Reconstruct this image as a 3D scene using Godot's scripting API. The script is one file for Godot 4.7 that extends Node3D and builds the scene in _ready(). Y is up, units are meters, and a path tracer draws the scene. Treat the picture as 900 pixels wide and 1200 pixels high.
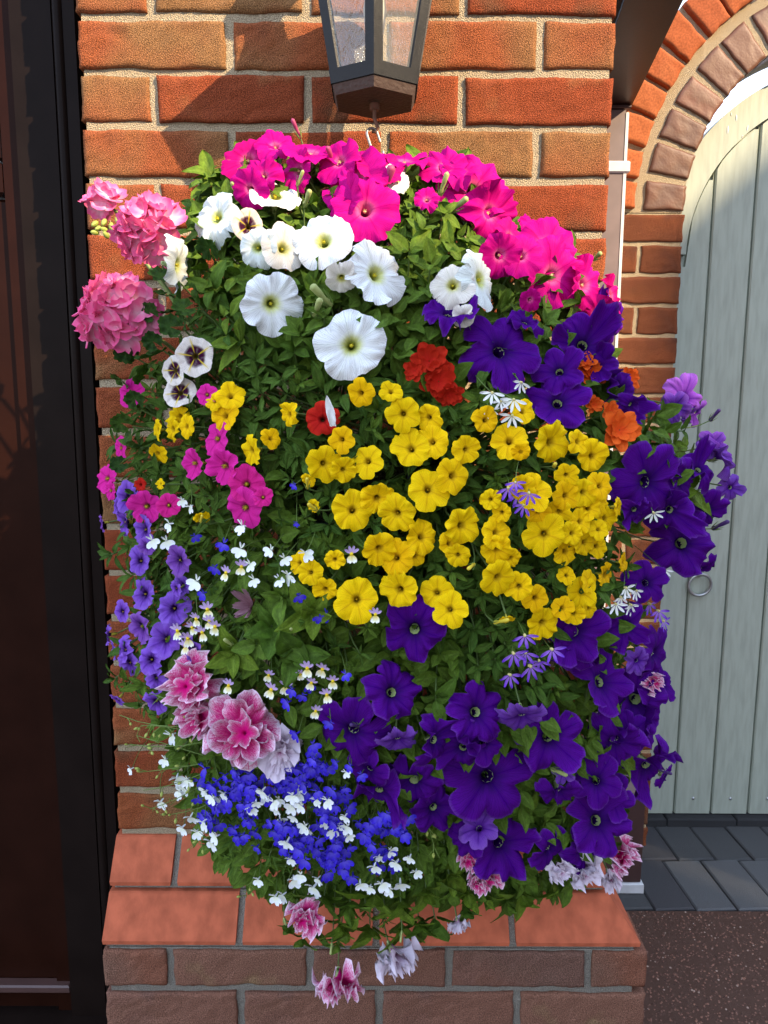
extends Node3D
# A planted hanging basket under a coach lantern, in front of a brick pier; a panelled door on one side, an arched garden gate on the other.
# Pier front is z = 0, ground is y = 0, x to the right, the viewer stands at +z.

const EYE := Vector3(0.0, 1.22, 1.2)
const FOCAL := 890.0
const PITCH := 8.5
const ROLL := 0.25
const SUN := Vector3(0.648, 0.536, 0.541)

var cam_basis: Basis
var taken := {}
var rng := RandomNumberGenerator.new()
var tex := {}
var M := {}

# ------------------------------------------------------------------ helpers
func numbered(called: String) -> String:
	var n: int = taken.get(called, 0)
	taken[called] = n + 1
	return called if n == 0 else "%s_%03d" % [called, n]

func thing(called: String, label: String, category: String, at := Vector3.ZERO, group := "") -> Node3D:
	var o := Node3D.new()
	o.name = numbered(called)
	add_child(o)
	o.position = at
	o.set_meta("label", label)
	o.set_meta("category", category)
	if group != "":
		o.set_meta("group", group)
	return o

func structure(called: String, mesh: Mesh, m: Material) -> MeshInstance3D:
	var o := MeshInstance3D.new()
	o.name = called
	o.mesh = mesh
	o.material_override = m
	o.set_meta("kind", "structure")
	add_child(o, true)
	return o

func part(called: String, mesh: Mesh, m: Material, parent: Node3D, tr := Transform3D.IDENTITY) -> MeshInstance3D:
	var o := MeshInstance3D.new()
	o.name = called
	o.mesh = mesh
	o.material_override = m
	o.transform = tr
	parent.add_child(o, true)
	return o

func put(called: String, mesh: Mesh, m: Material, parent: Node3D, world: Transform3D) -> MeshInstance3D:
	world.origin -= parent.position
	return part(called, mesh, m, parent, world)

func begin() -> SurfaceTool:
	var st := SurfaceTool.new()
	st.begin(Mesh.PRIMITIVE_TRIANGLES)
	return st

func done(st: SurfaceTool) -> ArrayMesh:
	st.generate_normals()
	return st.commit()

# a grid of nu x nv cells; f(u, v) gives [position, colour, uv]
func grid(st: SurfaceTool, nu: int, nv: int, f: Callable) -> void:
	var P := []
	for j in nv + 1:
		for i in nu + 1:
			P.append(f.call(float(i) / nu, float(j) / nv))
	for j in nv:
		for i in nu:
			var a = P[j * (nu + 1) + i]
			var b = P[j * (nu + 1) + i + 1]
			var c = P[(j + 1) * (nu + 1) + i + 1]
			var d = P[(j + 1) * (nu + 1) + i]
			for q in [a, c, b, a, d, c]:
				st.set_color(q[1])
				st.set_uv(q[2])
				st.add_vertex(q[0])

func quad(st: SurfaceTool, a: Vector3, b: Vector3, c: Vector3, d: Vector3, col := Color.WHITE) -> void:
	# a b c d counter-clockwise seen from outside
	var n := st
	n.set_smooth_group(-1)
	var uvs := [Vector2(0, 0), Vector2(1, 0), Vector2(1, 1), Vector2(0, 1)]
	var ps := [a, b, c, d]
	for k in [0, 2, 1, 0, 3, 2]:
		n.set_color(col)
		n.set_uv(uvs[k])
		n.add_vertex(ps[k])

# hexahedron from a lower and an upper rectangle (x0, x1, z0, z1)
func frustum(st: SurfaceTool, y0: float, r0: Array, y1: float, r1: Array, col := Color.WHITE, caps := true) -> void:
	var a := [Vector3(r0[0], y0, r0[3]), Vector3(r0[1], y0, r0[3]), Vector3(r0[1], y0, r0[2]), Vector3(r0[0], y0, r0[2])]
	var b := [Vector3(r1[0], y1, r1[3]), Vector3(r1[1], y1, r1[3]), Vector3(r1[1], y1, r1[2]), Vector3(r1[0], y1, r1[2])]
	for k in 4:
		var n := (k + 1) % 4
		quad(st, a[k], a[n], b[n], b[k], col)
	if caps:
		quad(st, b[0], b[1], b[2], b[3], col)
		quad(st, a[3], a[2], a[1], a[0], col)

# box with chamfered edges
func bevel_box(st: SurfaceTool, lo: Vector3, hi: Vector3, c := 0.003, col := Color.WHITE) -> void:
	frustum(st, lo.y, [lo.x + c, hi.x - c, lo.z + c, hi.z - c], lo.y + c, [lo.x, hi.x, lo.z, hi.z], col, false)
	frustum(st, lo.y + c, [lo.x, hi.x, lo.z, hi.z], hi.y - c, [lo.x, hi.x, lo.z, hi.z], col, false)
	frustum(st, hi.y - c, [lo.x, hi.x, lo.z, hi.z], hi.y, [lo.x + c, hi.x - c, lo.z + c, hi.z - c], col, false)
	quad(st, Vector3(lo.x + c, hi.y, hi.z - c), Vector3(hi.x - c, hi.y, hi.z - c), Vector3(hi.x - c, hi.y, lo.z + c), Vector3(lo.x + c, hi.y, lo.z + c), col)
	quad(st, Vector3(lo.x + c, lo.y, lo.z + c), Vector3(hi.x - c, lo.y, lo.z + c), Vector3(hi.x - c, lo.y, hi.z - c), Vector3(lo.x + c, lo.y, hi.z - c), col)

func box_mesh(lo: Vector3, hi: Vector3, c := 0.003) -> ArrayMesh:
	var st := begin()
	bevel_box(st, lo, hi, c)
	return done(st)

func tube(st: SurfaceTool, pts: Array, r0: float, r1: float, sides := 6, col := Color.WHITE) -> void:
	st.set_smooth_group(0)
	var rings := []
	var up := Vector3(0.13, 0.31, 0.94)
	for i in pts.size():
		var t: Vector3 = (pts[mini(i + 1, pts.size() - 1)] - pts[maxi(i - 1, 0)])
		t = t.normalized() if t.length() > 1e-7 else Vector3.UP
		var a := t.cross(up)
		if a.length() < 0.05:
			a = t.cross(Vector3.RIGHT)
		a = a.normalized()
		var b := t.cross(a)
		var r: float = lerpf(r0, r1, float(i) / (pts.size() - 1))
		var ring := []
		for k in sides:
			var g := TAU * k / sides
			ring.append(pts[i] + (a * cos(g) + b * sin(g)) * r)
		rings.append(ring)
	for i in pts.size() - 1:
		for k in sides:
			var n := (k + 1) % sides
			for q in [rings[i][k], rings[i + 1][k], rings[i + 1][n], rings[i][k], rings[i + 1][n], rings[i][n]]:
				st.set_color(col)
				st.set_uv(Vector2.ZERO)
				st.add_vertex(q)

# turned or faceted shape: profile of (radius, y)
func lathe(st: SurfaceTool, prof: Array, sides: int, turn := 0.0, flat := false, col := Color.WHITE) -> void:
	st.set_smooth_group(-1 if flat else 0)
	for i in prof.size() - 1:
		for k in sides:
			var g0 := TAU * k / sides + turn
			var g1 := TAU * (k + 1) / sides + turn
			var a := Vector3(cos(g0) * prof[i].x, prof[i].y, sin(g0) * prof[i].x)
			var b := Vector3(cos(g1) * prof[i].x, prof[i].y, sin(g1) * prof[i].x)
			var c := Vector3(cos(g1) * prof[i + 1].x, prof[i + 1].y, sin(g1) * prof[i + 1].x)
			var d := Vector3(cos(g0) * prof[i + 1].x, prof[i + 1].y, sin(g0) * prof[i + 1].x)
			for q in [a, b, c, a, c, d]:
				st.set_color(col)
				st.set_uv(Vector2.ZERO)
				st.add_vertex(q)

func torus(st: SurfaceTool, R: float, r: float, stretch := 1.0, nu := 28, nv := 8) -> void:
	st.set_smooth_group(0)
	grid(st, nu, nv, func(u, v):
		var a: float = u * TAU
		var b: float = v * TAU
		var p := Vector3(cos(a) * (R + r * cos(b)), sin(a) * (R + r * cos(b)) * 1.0 + signf(sin(a)) * (stretch - 1.0) * R, r * sin(b))
		return [p, Color.WHITE, Vector2(u, v)])

func seamless(seed_: int, freq: float, octaves := 4, size := 512, ridged := false) -> Image:
	var n := FastNoiseLite.new()
	n.seed = seed_
	n.frequency = freq
	n.noise_type = FastNoiseLite.TYPE_SIMPLEX_SMOOTH
	n.fractal_type = FastNoiseLite.FRACTAL_RIDGED if ridged else FastNoiseLite.FRACTAL_FBM
	n.fractal_octaves = octaves
	return n.get_seamless_image(size, size)

# grey noise remapped between two levels
func tone(img: Image, lo: float, hi: float) -> ImageTexture:
	var o := Image.create(img.get_width(), img.get_height(), false, Image.FORMAT_RGB8)
	for y in img.get_height():
		for x in img.get_width():
			var v := lerpf(lo, hi, img.get_pixel(x, y).r)
			o.set_pixel(x, y, Color(v, v, v))
	return ImageTexture.create_from_image(o)

func mat(color: Color, rough := 0.8, metal := 0.0) -> StandardMaterial3D:
	var m := StandardMaterial3D.new()
	m.albedo_color = color.linear_to_srgb()
	m.roughness = rough
	m.metallic = metal
	m.cull_mode = BaseMaterial3D.CULL_DISABLED
	return m

func triplanar(m: StandardMaterial3D, albedo: Texture2D, height: Texture2D, per_metre: float, relief_cm: float) -> StandardMaterial3D:
	m.uv1_triplanar = true
	m.uv1_world_triplanar = true
	m.uv1_scale = Vector3.ONE * per_metre
	if albedo:
		m.albedo_texture = albedo
	if height:
		m.heightmap_enabled = true
		m.heightmap_texture = height
		m.heightmap_scale = relief_cm
	return m

func coloured(rough: float) -> StandardMaterial3D:
	var m := mat(Color.WHITE, rough)
	m.vertex_color_use_as_albedo = true
	return m

func lmix(a: Color, b: Color, t: float) -> Color:
	return a.lerp(b, clampf(t, 0.0, 1.0))

# the point at distance plane z that the lens sees at (px, py) of the 900 x 1200 photograph
func at(px: float, py: float, z: float) -> Vector3:
	var d := cam_basis * Vector3((px - 450.0) / FOCAL, (600.0 - py) / FOCAL, -1.0)
	return EYE + d * ((z - EYE.z) / d.z)

# ------------------------------------------------------------------ camera, sky, sun
func make_light() -> void:
	cam_basis = Basis(Vector3.RIGHT, deg_to_rad(-PITCH)) * Basis(Vector3.BACK, deg_to_rad(ROLL))
	var c := Camera3D.new()
	c.name = "camera"
	c.fov = rad_to_deg(2.0 * atan(600.0 / FOCAL))
	c.near = 0.02
	c.far = 400.0
	c.transform = Transform3D(cam_basis, EYE)
	add_child(c)
	c.current = true
	var we := WorldEnvironment.new()
	we.name = "environment"
	var e := Environment.new()
	e.background_mode = Environment.BG_SKY
	var sky := Sky.new()
	var sm := ProceduralSkyMaterial.new()
	sm.sky_top_color = Color(0.72, 0.80, 0.93)
	sm.sky_horizon_color = Color(0.90, 0.91, 0.93)
	sm.sky_curve = 0.12
	sm.ground_bottom_color = Color(0.4, 0.38, 0.35)
	sm.ground_horizon_color = Color(0.5, 0.5, 0.48)
	sm.sky_energy_multiplier = 1.22
	sky.sky_material = sm
	e.sky = sky
	e.tonemap_mode = Environment.TONE_MAPPER_LINEAR
	e.tonemap_exposure = 2.25
	e.sdfgi_enabled = true
	e.ssao_enabled = true
	e.ssil_enabled = true
	we.environment = e
	add_child(we)
	var l := DirectionalLight3D.new()
	l.name = "sun"
	l.light_energy = 1.6
	l.light_color = Color(1.0, 0.90, 0.75)
	l.light_angular_distance = 0.5
	l.shadow_enabled = true
	l.look_at_from_position(SUN * 10.0, Vector3.ZERO, Vector3.UP)
	add_child(l)

# ------------------------------------------------------------------ materials
func make_materials() -> void:
	tex.grain = ImageTexture.create_from_image(seamless(3, 0.045, 5))
	tex.fine = ImageTexture.create_from_image(seamless(5, 0.14, 3))
	tex.grain_tone = tone(seamless(7, 0.05, 5), 0.72, 1.0)
	tex.fine_tone = tone(seamless(9, 0.16, 3), 0.68, 1.0)
	tex.soft_tone = tone(seamless(17, 0.012, 4), 0.86, 1.0)
	tex.sand = ImageTexture.create_from_image(seamless(23, 0.33, 2))
	tex.sand_tone = tone(seamless(29, 0.26, 3), 0.25, 1.3)
	tex.stain = tone(seamless(37, 0.018, 6), 0.78, 1.08)
	tex.stain_soft = tone(seamless(39, 0.02, 6), 0.90, 1.04)
	tex.stretch = ImageTexture.create_from_image(seamless(11, 0.02, 4))
	M.brick = triplanar(coloured(0.92), tex.sand_tone, tex.sand, 3.6, 0.3)
	M.mortar = triplanar(mat(Color(0.70, 0.55, 0.35), 0.95), tex.sand_tone, tex.fine, 6.0, 0.35)
	M.mortar_grey = triplanar(mat(Color(0.40, 0.36, 0.29), 0.95), tex.sand_tone, tex.fine, 6.0, 0.35)
	M.plinth = triplanar(mat(Color(0.50, 0.125, 0.06), 0.75), tex.stain, tex.fine, 3.0, 0.04)
	M.arch_orange = triplanar(coloured(0.8), tex.grain_tone, tex.fine, 6.0, 0.05)
	M.arch_brown = triplanar(coloured(0.55), tex.sand_tone, tex.grain, 6.0, 0.03)
	M.door = triplanar(mat(Color(0.020, 0.0062, 0.0035), 0.28), tex.soft_tone, tex.stretch, 1.5, 0.01)
	M.door.metallic_specular = 0.15
	M.jamb = triplanar(mat(Color(0.012, 0.0075, 0.006), 0.3), tex.soft_tone, tex.stretch, 1.5, 0.01)
	M.jamb.metallic_specular = 0.14
	M.brown_plastic = triplanar(mat(Color(0.035, 0.012, 0.008), 0.4), tex.grain_tone, null, 4.0, 0.0)
	M.mauve_plastic = triplanar(mat(Color(0.19, 0.135, 0.125), 0.5), tex.soft_tone, null, 2.0, 0.0)
	M.brown_post = triplanar(mat(Color(0.075, 0.036, 0.03), 0.45), tex.soft_tone, null, 2.0, 0.0)
	M.white_plastic = triplanar(mat(Color(0.72, 0.72, 0.70), 0.45), tex.soft_tone, null, 2.0, 0.0)
	M.gate = triplanar(mat(Color(0.37, 0.405, 0.32), 0.5), tex.stain_soft, tex.stretch, 1.5, 0.025)
	M.gate.uv1_scale = Vector3(5.0, 0.7, 5.0)
	M.galvanised = mat(Color(0.42, 0.43, 0.42), 0.42, 0.85)
	M.paver = triplanar(coloured(0.9), tex.fine_tone, tex.fine, 6.0, 0.15)
	M.joint_sand = triplanar(mat(Color(0.03, 0.028, 0.026), 1.0), tex.fine_tone, tex.fine, 6.0, 0.2)
	M.ground = triplanar(mat(Color(0.28, 0.26, 0.23), 1.0), tex.fine_tone, tex.fine, 2.0, 0.3)
	M.resin = triplanar(mat(Color(0.22, 0.125, 0.09), 0.9), tex.fine_tone, tex.fine, 12.0, 0.3)
	M.stones = coloured(0.6)
	M.iron = triplanar(mat(Color(0.012, 0.0125, 0.014), 0.38), tex.grain_tone, tex.fine, 14.0, 0.03)
	M.iron.metallic_specular = 0.35
	M.base_wood = triplanar(mat(Color(0.085, 0.047, 0.03), 0.75), tex.fine_tone, tex.stretch, 14.0, 0.1)
	M.rust = mat(Color(0.15, 0.065, 0.035), 0.8)
	M.steel = mat(Color(0.3, 0.28, 0.25), 0.45, 0.9)
	var g := mat(Color(0.75, 0.76, 0.68), 0.06)
	g.transparency = BaseMaterial3D.TRANSPARENCY_ALPHA
	g.albedo_color.a = 0.12
	g.heightmap_enabled = true
	g.heightmap_texture = tex.stretch
	g.heightmap_scale = 0.12
	M.pane = g
	var b := mat(Color(0.45, 0.42, 0.34), 0.3)
	M.bulb = b
	M.obscured = triplanar(mat(Color(0.55, 0.55, 0.5), 0.25), tex.fine_tone, tex.fine, 20.0, 0.5)
	M.house_wall = triplanar(mat(Color(0.42, 0.2, 0.12), 0.95), tex.grain_tone, tex.fine, 2.0, 0.4)
	M.roof_tile = triplanar(mat(Color(0.16, 0.09, 0.07), 0.9), tex.grain_tone, tex.fine, 2.0, 0.5)
	M.window_glass = mat(Color(0.04, 0.05, 0.06), 0.08)
	M.moss = triplanar(mat(Color(0.06, 0.055, 0.022), 1.0), tex.fine_tone, tex.grain, 12.0, 1.5)
	for k in ["brick", "mortar", "mortar_grey", "plinth", "arch_orange", "paver", "resin", "stones", "moss"]:
		M[k].metallic_specular = 0.2
	M.wire = mat(Color(0.03, 0.035, 0.03), 0.5, 0.3)

# ------------------------------------------------------------------ bricks
var nz := FastNoiseLite.new()

# a rough brick: front face at z = 0, centred on x and y, going back by depth
func rough_brick(L: float, H: float, depth: float, sd: int, pal: Array, amp: float) -> ArrayMesh:
	var st := begin()
	var nu := maxi(12, int(L / 0.0048)) + 4
	var nv := maxi(8, int(H / 0.0046)) + 4
	var off := Vector3(sd * 13.7, sd * 5.3, sd * 2.1)
	var lean := sin(sd * 3.7)
	grid(st, nu, nv, func(u, v):
		var bu: bool = u <= 0.0 or u >= 1.0
		var bv: bool = v <= 0.0 or v >= 1.0
		var x: float = (clampf((u * nu - 2.0) / (nu - 4.0), 0.0, 1.0) - 0.5) * L
		var y: float = (clampf((v * nv - 2.0) / (nv - 4.0), 0.0, 1.0) - 0.5) * H
		var ring1: bool = u * nu < 1.5 or u * nu > nu - 1.5 or v * nv < 1.5 or v * nv > nv - 1.5
		var q := Vector3(x, y, 0.0)
		var n1 := nz.get_noise_3dv(q * 300.0 + off * 9.0)
		var n2 := nz.get_noise_3dv(q * 2100.0 + off * 31.0)
		var fold := 1.0 - absf(nz.get_noise_3dv(Vector3(x * 160.0 + y * lean * 160.0, y * 420.0, 0.0) + off * 17.0)) * 5.0
		var e := minf(L * 0.5 - absf(x), H * 0.5 - absf(y))
		var z := n1 * amp * 1.2 + n2 * amp * 0.7 - maxf(fold, 0.0) * amp * 1.1 * smoothstep(-0.2, 0.4, nz.get_noise_3dv(q * 60.0 + off * 3.0))
		z -= 0.0022 * pow(clampf(1.0 - e / 0.004, 0.0, 1.0), 2.0) * (1.0 + n1 * 2.0)
		var w := Vector3(x, y, 0.0)
		w.x += nz.get_noise_3dv(Vector3(y * 420.0, 0, 3.0) + off * 7.0) * 0.0034 * signf(x) * (absf(x) / (L * 0.5))
		w.y += nz.get_noise_3dv(Vector3(x * 260.0, 9.0, 0) + off * 7.0) * 0.0030 * signf(y) * (absf(y) / (H * 0.5))
		w.z = -depth if (bu or bv) else (z - 0.0035 if ring1 else z)
		var m1 := nz.get_noise_3dv(q * 60.0 + off * 5.0) * 2.6 + 0.4 + (pal[3] as float)
		var m2 := nz.get_noise_3dv(q * 190.0 + off * 11.0) * 2.0
		var c := lmix(pal[0], pal[1], m1)
		c = lmix(c, pal[2], m2 - 0.35)
		return [w, c, Vector2(u, v)])
	return done(st)

const RED := Color(0.37, 0.083, 0.033)
const ORANGE := Color(0.42, 0.118, 0.047)
const TAN := Color(0.38, 0.185, 0.075)
const UMBER := Color(0.24, 0.095, 0.045)
var stretchers := []
var halves := []
var brown_stretchers := []
var brown_halves := []

func brick_meshes() -> void:
	nz.seed = 21
	nz.frequency = 0.05
	nz.fractal_octaves = 3
	var pals := [[RED, ORANGE, UMBER, 0.0], [ORANGE, TAN, UMBER, 0.25], [RED, ORANGE, TAN, -0.2], [TAN, ORANGE, UMBER, -0.3], [RED, TAN, UMBER, -0.15], [ORANGE, RED, TAN, 0.1]]
	for k in 12:
		stretchers.append(rough_brick(0.2155, 0.0638, 0.1, 30 + k, pals[k % 6], 0.0024))
		halves.append(rough_brick(0.1018, 0.0638, 0.1, 60 + k, pals[(k * 5 + 1) % 6], 0.0024))

func brown_meshes() -> void:
	var pals := [[Color(0.29, 0.145, 0.10), Color(0.33, 0.16, 0.105), Color(0.38, 0.24, 0.12), 0.0], [Color(0.32, 0.15, 0.10), Color(0.27, 0.145, 0.105), Color(0.25, 0.14, 0.105), 0.0], [Color(0.34, 0.14, 0.085), Color(0.30, 0.155, 0.105), Color(0.42, 0.26, 0.11), 0.1]]
	for k in 6:
		brown_stretchers.append(rough_brick(0.2150, 0.0635, 0.1, 200 + k, pals[k % 3], 0.0026))
		brown_halves.append(rough_brick(0.1012, 0.0635, 0.1, 220 + k, pals[k % 3], 0.0026))

func course_y(k: int) -> float:
	return EYE.y + 0.474 - 0.0755 * k

func make_pier() -> void:
	var X0 := -0.452
	var X1 := 0.336
	var p := thing("brick_pier", "red brick pier with sloped plinth behind the hanging flower basket", "pier", Vector3(0, 0, 0))
	var top := course_y(-7)
	var pt := course_y(16)
	part("mortar", box_mesh(Vector3(X0 + 0.006, pt - 0.02, -0.74), Vector3(X1 - 0.006, top, -0.0052), 0.001), M.mortar, p)
	var pb := course_y(18)
	part("mortar", box_mesh(Vector3(X0 + 0.006, -0.05, -0.74), Vector3(X1 + 0.076, pb - 0.004, 0.0775), 0.001), M.mortar_grey, p)
	var r := RandomNumberGenerator.new()
	r.seed = 4
	# choices for rows in view: indices of brick tones, read from the photograph
	var tone_of := {-2: [0, 4, 1, 0], -1: [3, 1, 7, 0], 0: [0, 2, 6, 2], 1: [1, 6, 3, 0], 2: [0, 2, 5, 0], 3: [2, 4, 0, 5]}
	for row in range(-7, 16):
		brick_row(p, row, X0, X1, 0.0, r, tone_of.get(row, []))
	for row in range(18, 24):
		brick_row(p, row, X0 - 0.003, X1 + 0.097, 0.084, r, [3, 4, 9, 4, 3])
	# returns: right side of the pier
	for row in range(-7, 24):
		if row == 16 or row == 17:
			continue
		var low := row >= 18
		var xs := X1 + 0.0835 if low else X1
		var zz := -0.115 if not low else -0.03
		var pitch := 0.2275
		var odd := posmod(row, 2) == 1
		var first := true
		while zz > -0.72:
			var half := odd and first and zz > -0.2
			var L := 0.1037 if half else 0.2175
			if zz - L < -0.74:
				L = 0.1037
				half = true
				if zz - L < -0.76:
					break
			var msh: ArrayMesh = (halves if half else stretchers)[r.randi() % 12]
			var tr := Transform3D(Basis(Vector3.UP, PI / 2), Vector3(xs, course_y(row) - 0.0378, zz - L * 0.5))
			part("brick", msh, M.brick, p, tr)
			zz -= L + 0.01
			first = false
	# sloped plinth bricks in two courses
	for k in 2:
		var y1 := course_y(16 + k) - 0.005
		var y0 := course_y(17 + k) + 0.005
		var fz := 0.042 * k
		var edges := []
		var xr := X1 + 0.042 * (k + 1)
		if k == 0:
			edges = [X0 - 0.002, X0 + 0.105, X0 + 0.33, X0 + 0.555, xr]
		else:
			edges = [X0 - 0.003, X0 + 0.2195, X0 + 0.442, X0 + 0.6645, xr]
		for i in 4:
			var x0: float = edges[i] + (0.0 if i == 0 else 0.0055)
			var x1: float = edges[i + 1] - (0.0 if i == 3 else 0.0055)
			var st := begin()
			var last := i == 3
			var tx := x1 - 0.042 if last else x1
			var bt := 0.007
			frustum(st, y0, [x0 + 0.001, x1 - 0.001, -0.06, fz + 0.041], y0 + bt, [x0, x1, -0.06, fz + 0.042], Color.WHITE, false)
			frustum(st, y0 + bt, [x0, x1, -0.06, fz + 0.042], y1 - 0.002, [x0, tx, -0.06, fz + 0.002], Color.WHITE, false)
			frustum(st, y1 - 0.002, [x0, tx, -0.06, fz + 0.002], y1, [x0, tx, -0.06, fz - 0.002], Color.WHITE, true)
			part("plinth_brick", done(st), M.plinth, p)
		# side run of the plinth
		var zc := -0.068
		while zc > -0.6:
			var st2 := begin()
			frustum(st2, y0, [X1 - 0.05, xr - 0.001, zc - 0.2175, zc], y0 + 0.007, [X1 - 0.05, xr, zc - 0.2175, zc], Color.WHITE, false)
			frustum(st2, y0 + 0.007, [X1 - 0.05, xr, zc - 0.2175, zc], y1, [X1 - 0.05, xr - 0.042, zc - 0.2175, zc], Color.WHITE, true)
			part("plinth_brick", done(st2), M.plinth, p)
			zc -= 0.2275
		part("mortar", box_mesh(Vector3(X0 + 0.004, y0 - 0.0085, -0.7), Vector3(xr - 0.009, y0 + 0.001, fz + 0.034), 0.001), M.mortar_grey, p)
		part("mortar", box_mesh(Vector3(X0 + 0.005, y0 - 0.002, -0.7), Vector3(X1 - 0.006 + 0.042 * k, y1 - 0.001, fz - 0.004), 0.001), M.mortar_grey, p)
		for i in range(1, 4):
			var st3 := begin()
			frustum(st3, y0, [edges[i] - 0.0058, edges[i] + 0.0058, -0.05, fz + 0.036], y1, [edges[i] - 0.0058, edges[i] + 0.0058, -0.05, fz - 0.006], Color.WHITE, true)
			part("mortar", done(st3), M.mortar_grey, p)

func brick_row(p: Node3D, row: int, X0: float, X1: float, z: float, r: RandomNumberGenerator, tones: Array) -> void:
	var x := X0
	var k := 0
	var even := posmod(row, 2) == 0
	while x < X1 - 0.05:
		var half := (even and k == 0) or (X1 - x) < 0.15
		var L := 0.1037 if half else 0.2175
		var end := x + L
		var msh: ArrayMesh
		var pick: int = r.randi() % 12
		if k < tones.size():
			pick = tones[k] + (6 if (r.randi() % 2 == 0 and tones[k] < 6) else 0)
		msh = (halves if half else stretchers)[pick]
		if row >= 18:
			msh = (brown_halves if half else brown_stretchers)[r.randi() % 6]
		var sx := 1.0
		if X1 - end < 0.03:
			sx = (X1 - x - 0.0) / L
			end = X1
		var b := Basis.IDENTITY.scaled(Vector3(sx, 1, 1))
		b = Basis(Vector3.BACK, r.randf_range(-0.006, 0.006)) * Basis(Vector3.UP, r.randf_range(-0.006, 0.006)) * b
		part("brick", msh, M.brick, p, Transform3D(b, Vector3((x + end) * 0.5, course_y(row) - 0.0378 + r.randf_range(-0.0012, 0.0012), z + r.randf_range(-0.0015, 0.0015))))
		x = end + 0.0103
		k += 1

# ------------------------------------------------------------------ door on the left of the pier
func make_door() -> void:
	var d := thing("panelled_door", "dark brown glossy panelled door beside the brick pier", "door", Vector3(-0.95, 0, -0.1180))
	var o := d.position
	var bx := func(called: String, lo: Vector3, hi: Vector3, m: Material, c := 0.003): return part(called, box_mesh(lo - o, hi - o, c), m, d)
	var H := 2.6
	# jamb: flat face, round bead, inner strip, shadow gap to the brickwork
	bx.call("door_frame", Vector3(-0.600, 0, -0.1880), Vector3(-0.5335, H, -0.1100), M.jamb, 0.002)
	bx.call("door_frame", Vector3(-0.5155, 0, -0.1880), Vector3(-0.4965, H, -0.1120), M.jamb, 0.002)
	var st := begin()
	tube(st, [Vector3(-0.5245, 0, -0.1160) - o, Vector3(-0.5245, H * 0.5, -0.1160) - o, Vector3(-0.5245, H, -0.1160) - o], 0.0088, 0.0088, 16)
	part("bead", done(st), M.jamb, d)
	bx.call("door_frame", Vector3(-0.600, 0, -0.2180), Vector3(-0.45, H, -0.1830), M.jamb)
	# leaf with stile, rails, panels and glazing
	bx.call("stile", Vector3(-0.6315, 0.01, -0.1680), Vector3(-0.6015, H, -0.1240), M.door, 0.004)
	bx.call("stile", Vector3(-1.40, 0.01, -0.1680), Vector3(-1.30, H, -0.1240), M.door, 0.004)
	bx.call("rail", Vector3(-1.30, 1.55, -0.1670), Vector3(-0.634, 1.605, -0.1250), M.door, 0.006)
	bx.call("panel", Vector3(-1.30, 0.01, -0.1660), Vector3(-0.634, 1.548, -0.1340), M.door, 0.006)
	bx.call("glazing_bead", Vector3(-0.644, 1.607, -0.1660), Vector3(-0.634, H, -0.1270), M.door, 0.004)
	bx.call("glass_pane", Vector3(-1.30, 1.607, -0.1580), Vector3(-0.6445, H, -0.1460), M.obscured, 0.001)
	bx.call("weather_bar", Vector3(-1.30, 0.082, -0.1345), Vector3(-0.602, 0.098, -0.1100), M.brown_post, 0.003)
	bx.call("sill", Vector3(-1.46, -0.02, -0.2), Vector3(-0.458, 0.035, 0.06), M.jamb)
	part("door_frame", box_mesh(Vector3(-1.46, 0, -0.1880) - o, Vector3(-1.402, H, -0.1100) - o), M.jamb, d)

# ------------------------------------------------------------------ garden wall with arch, gate, pipe, gutter
const WZ := -0.74
const ARCH_C := Vector3(1.172, 1.672, -0.74)
const ARCH_R := 0.442

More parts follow.
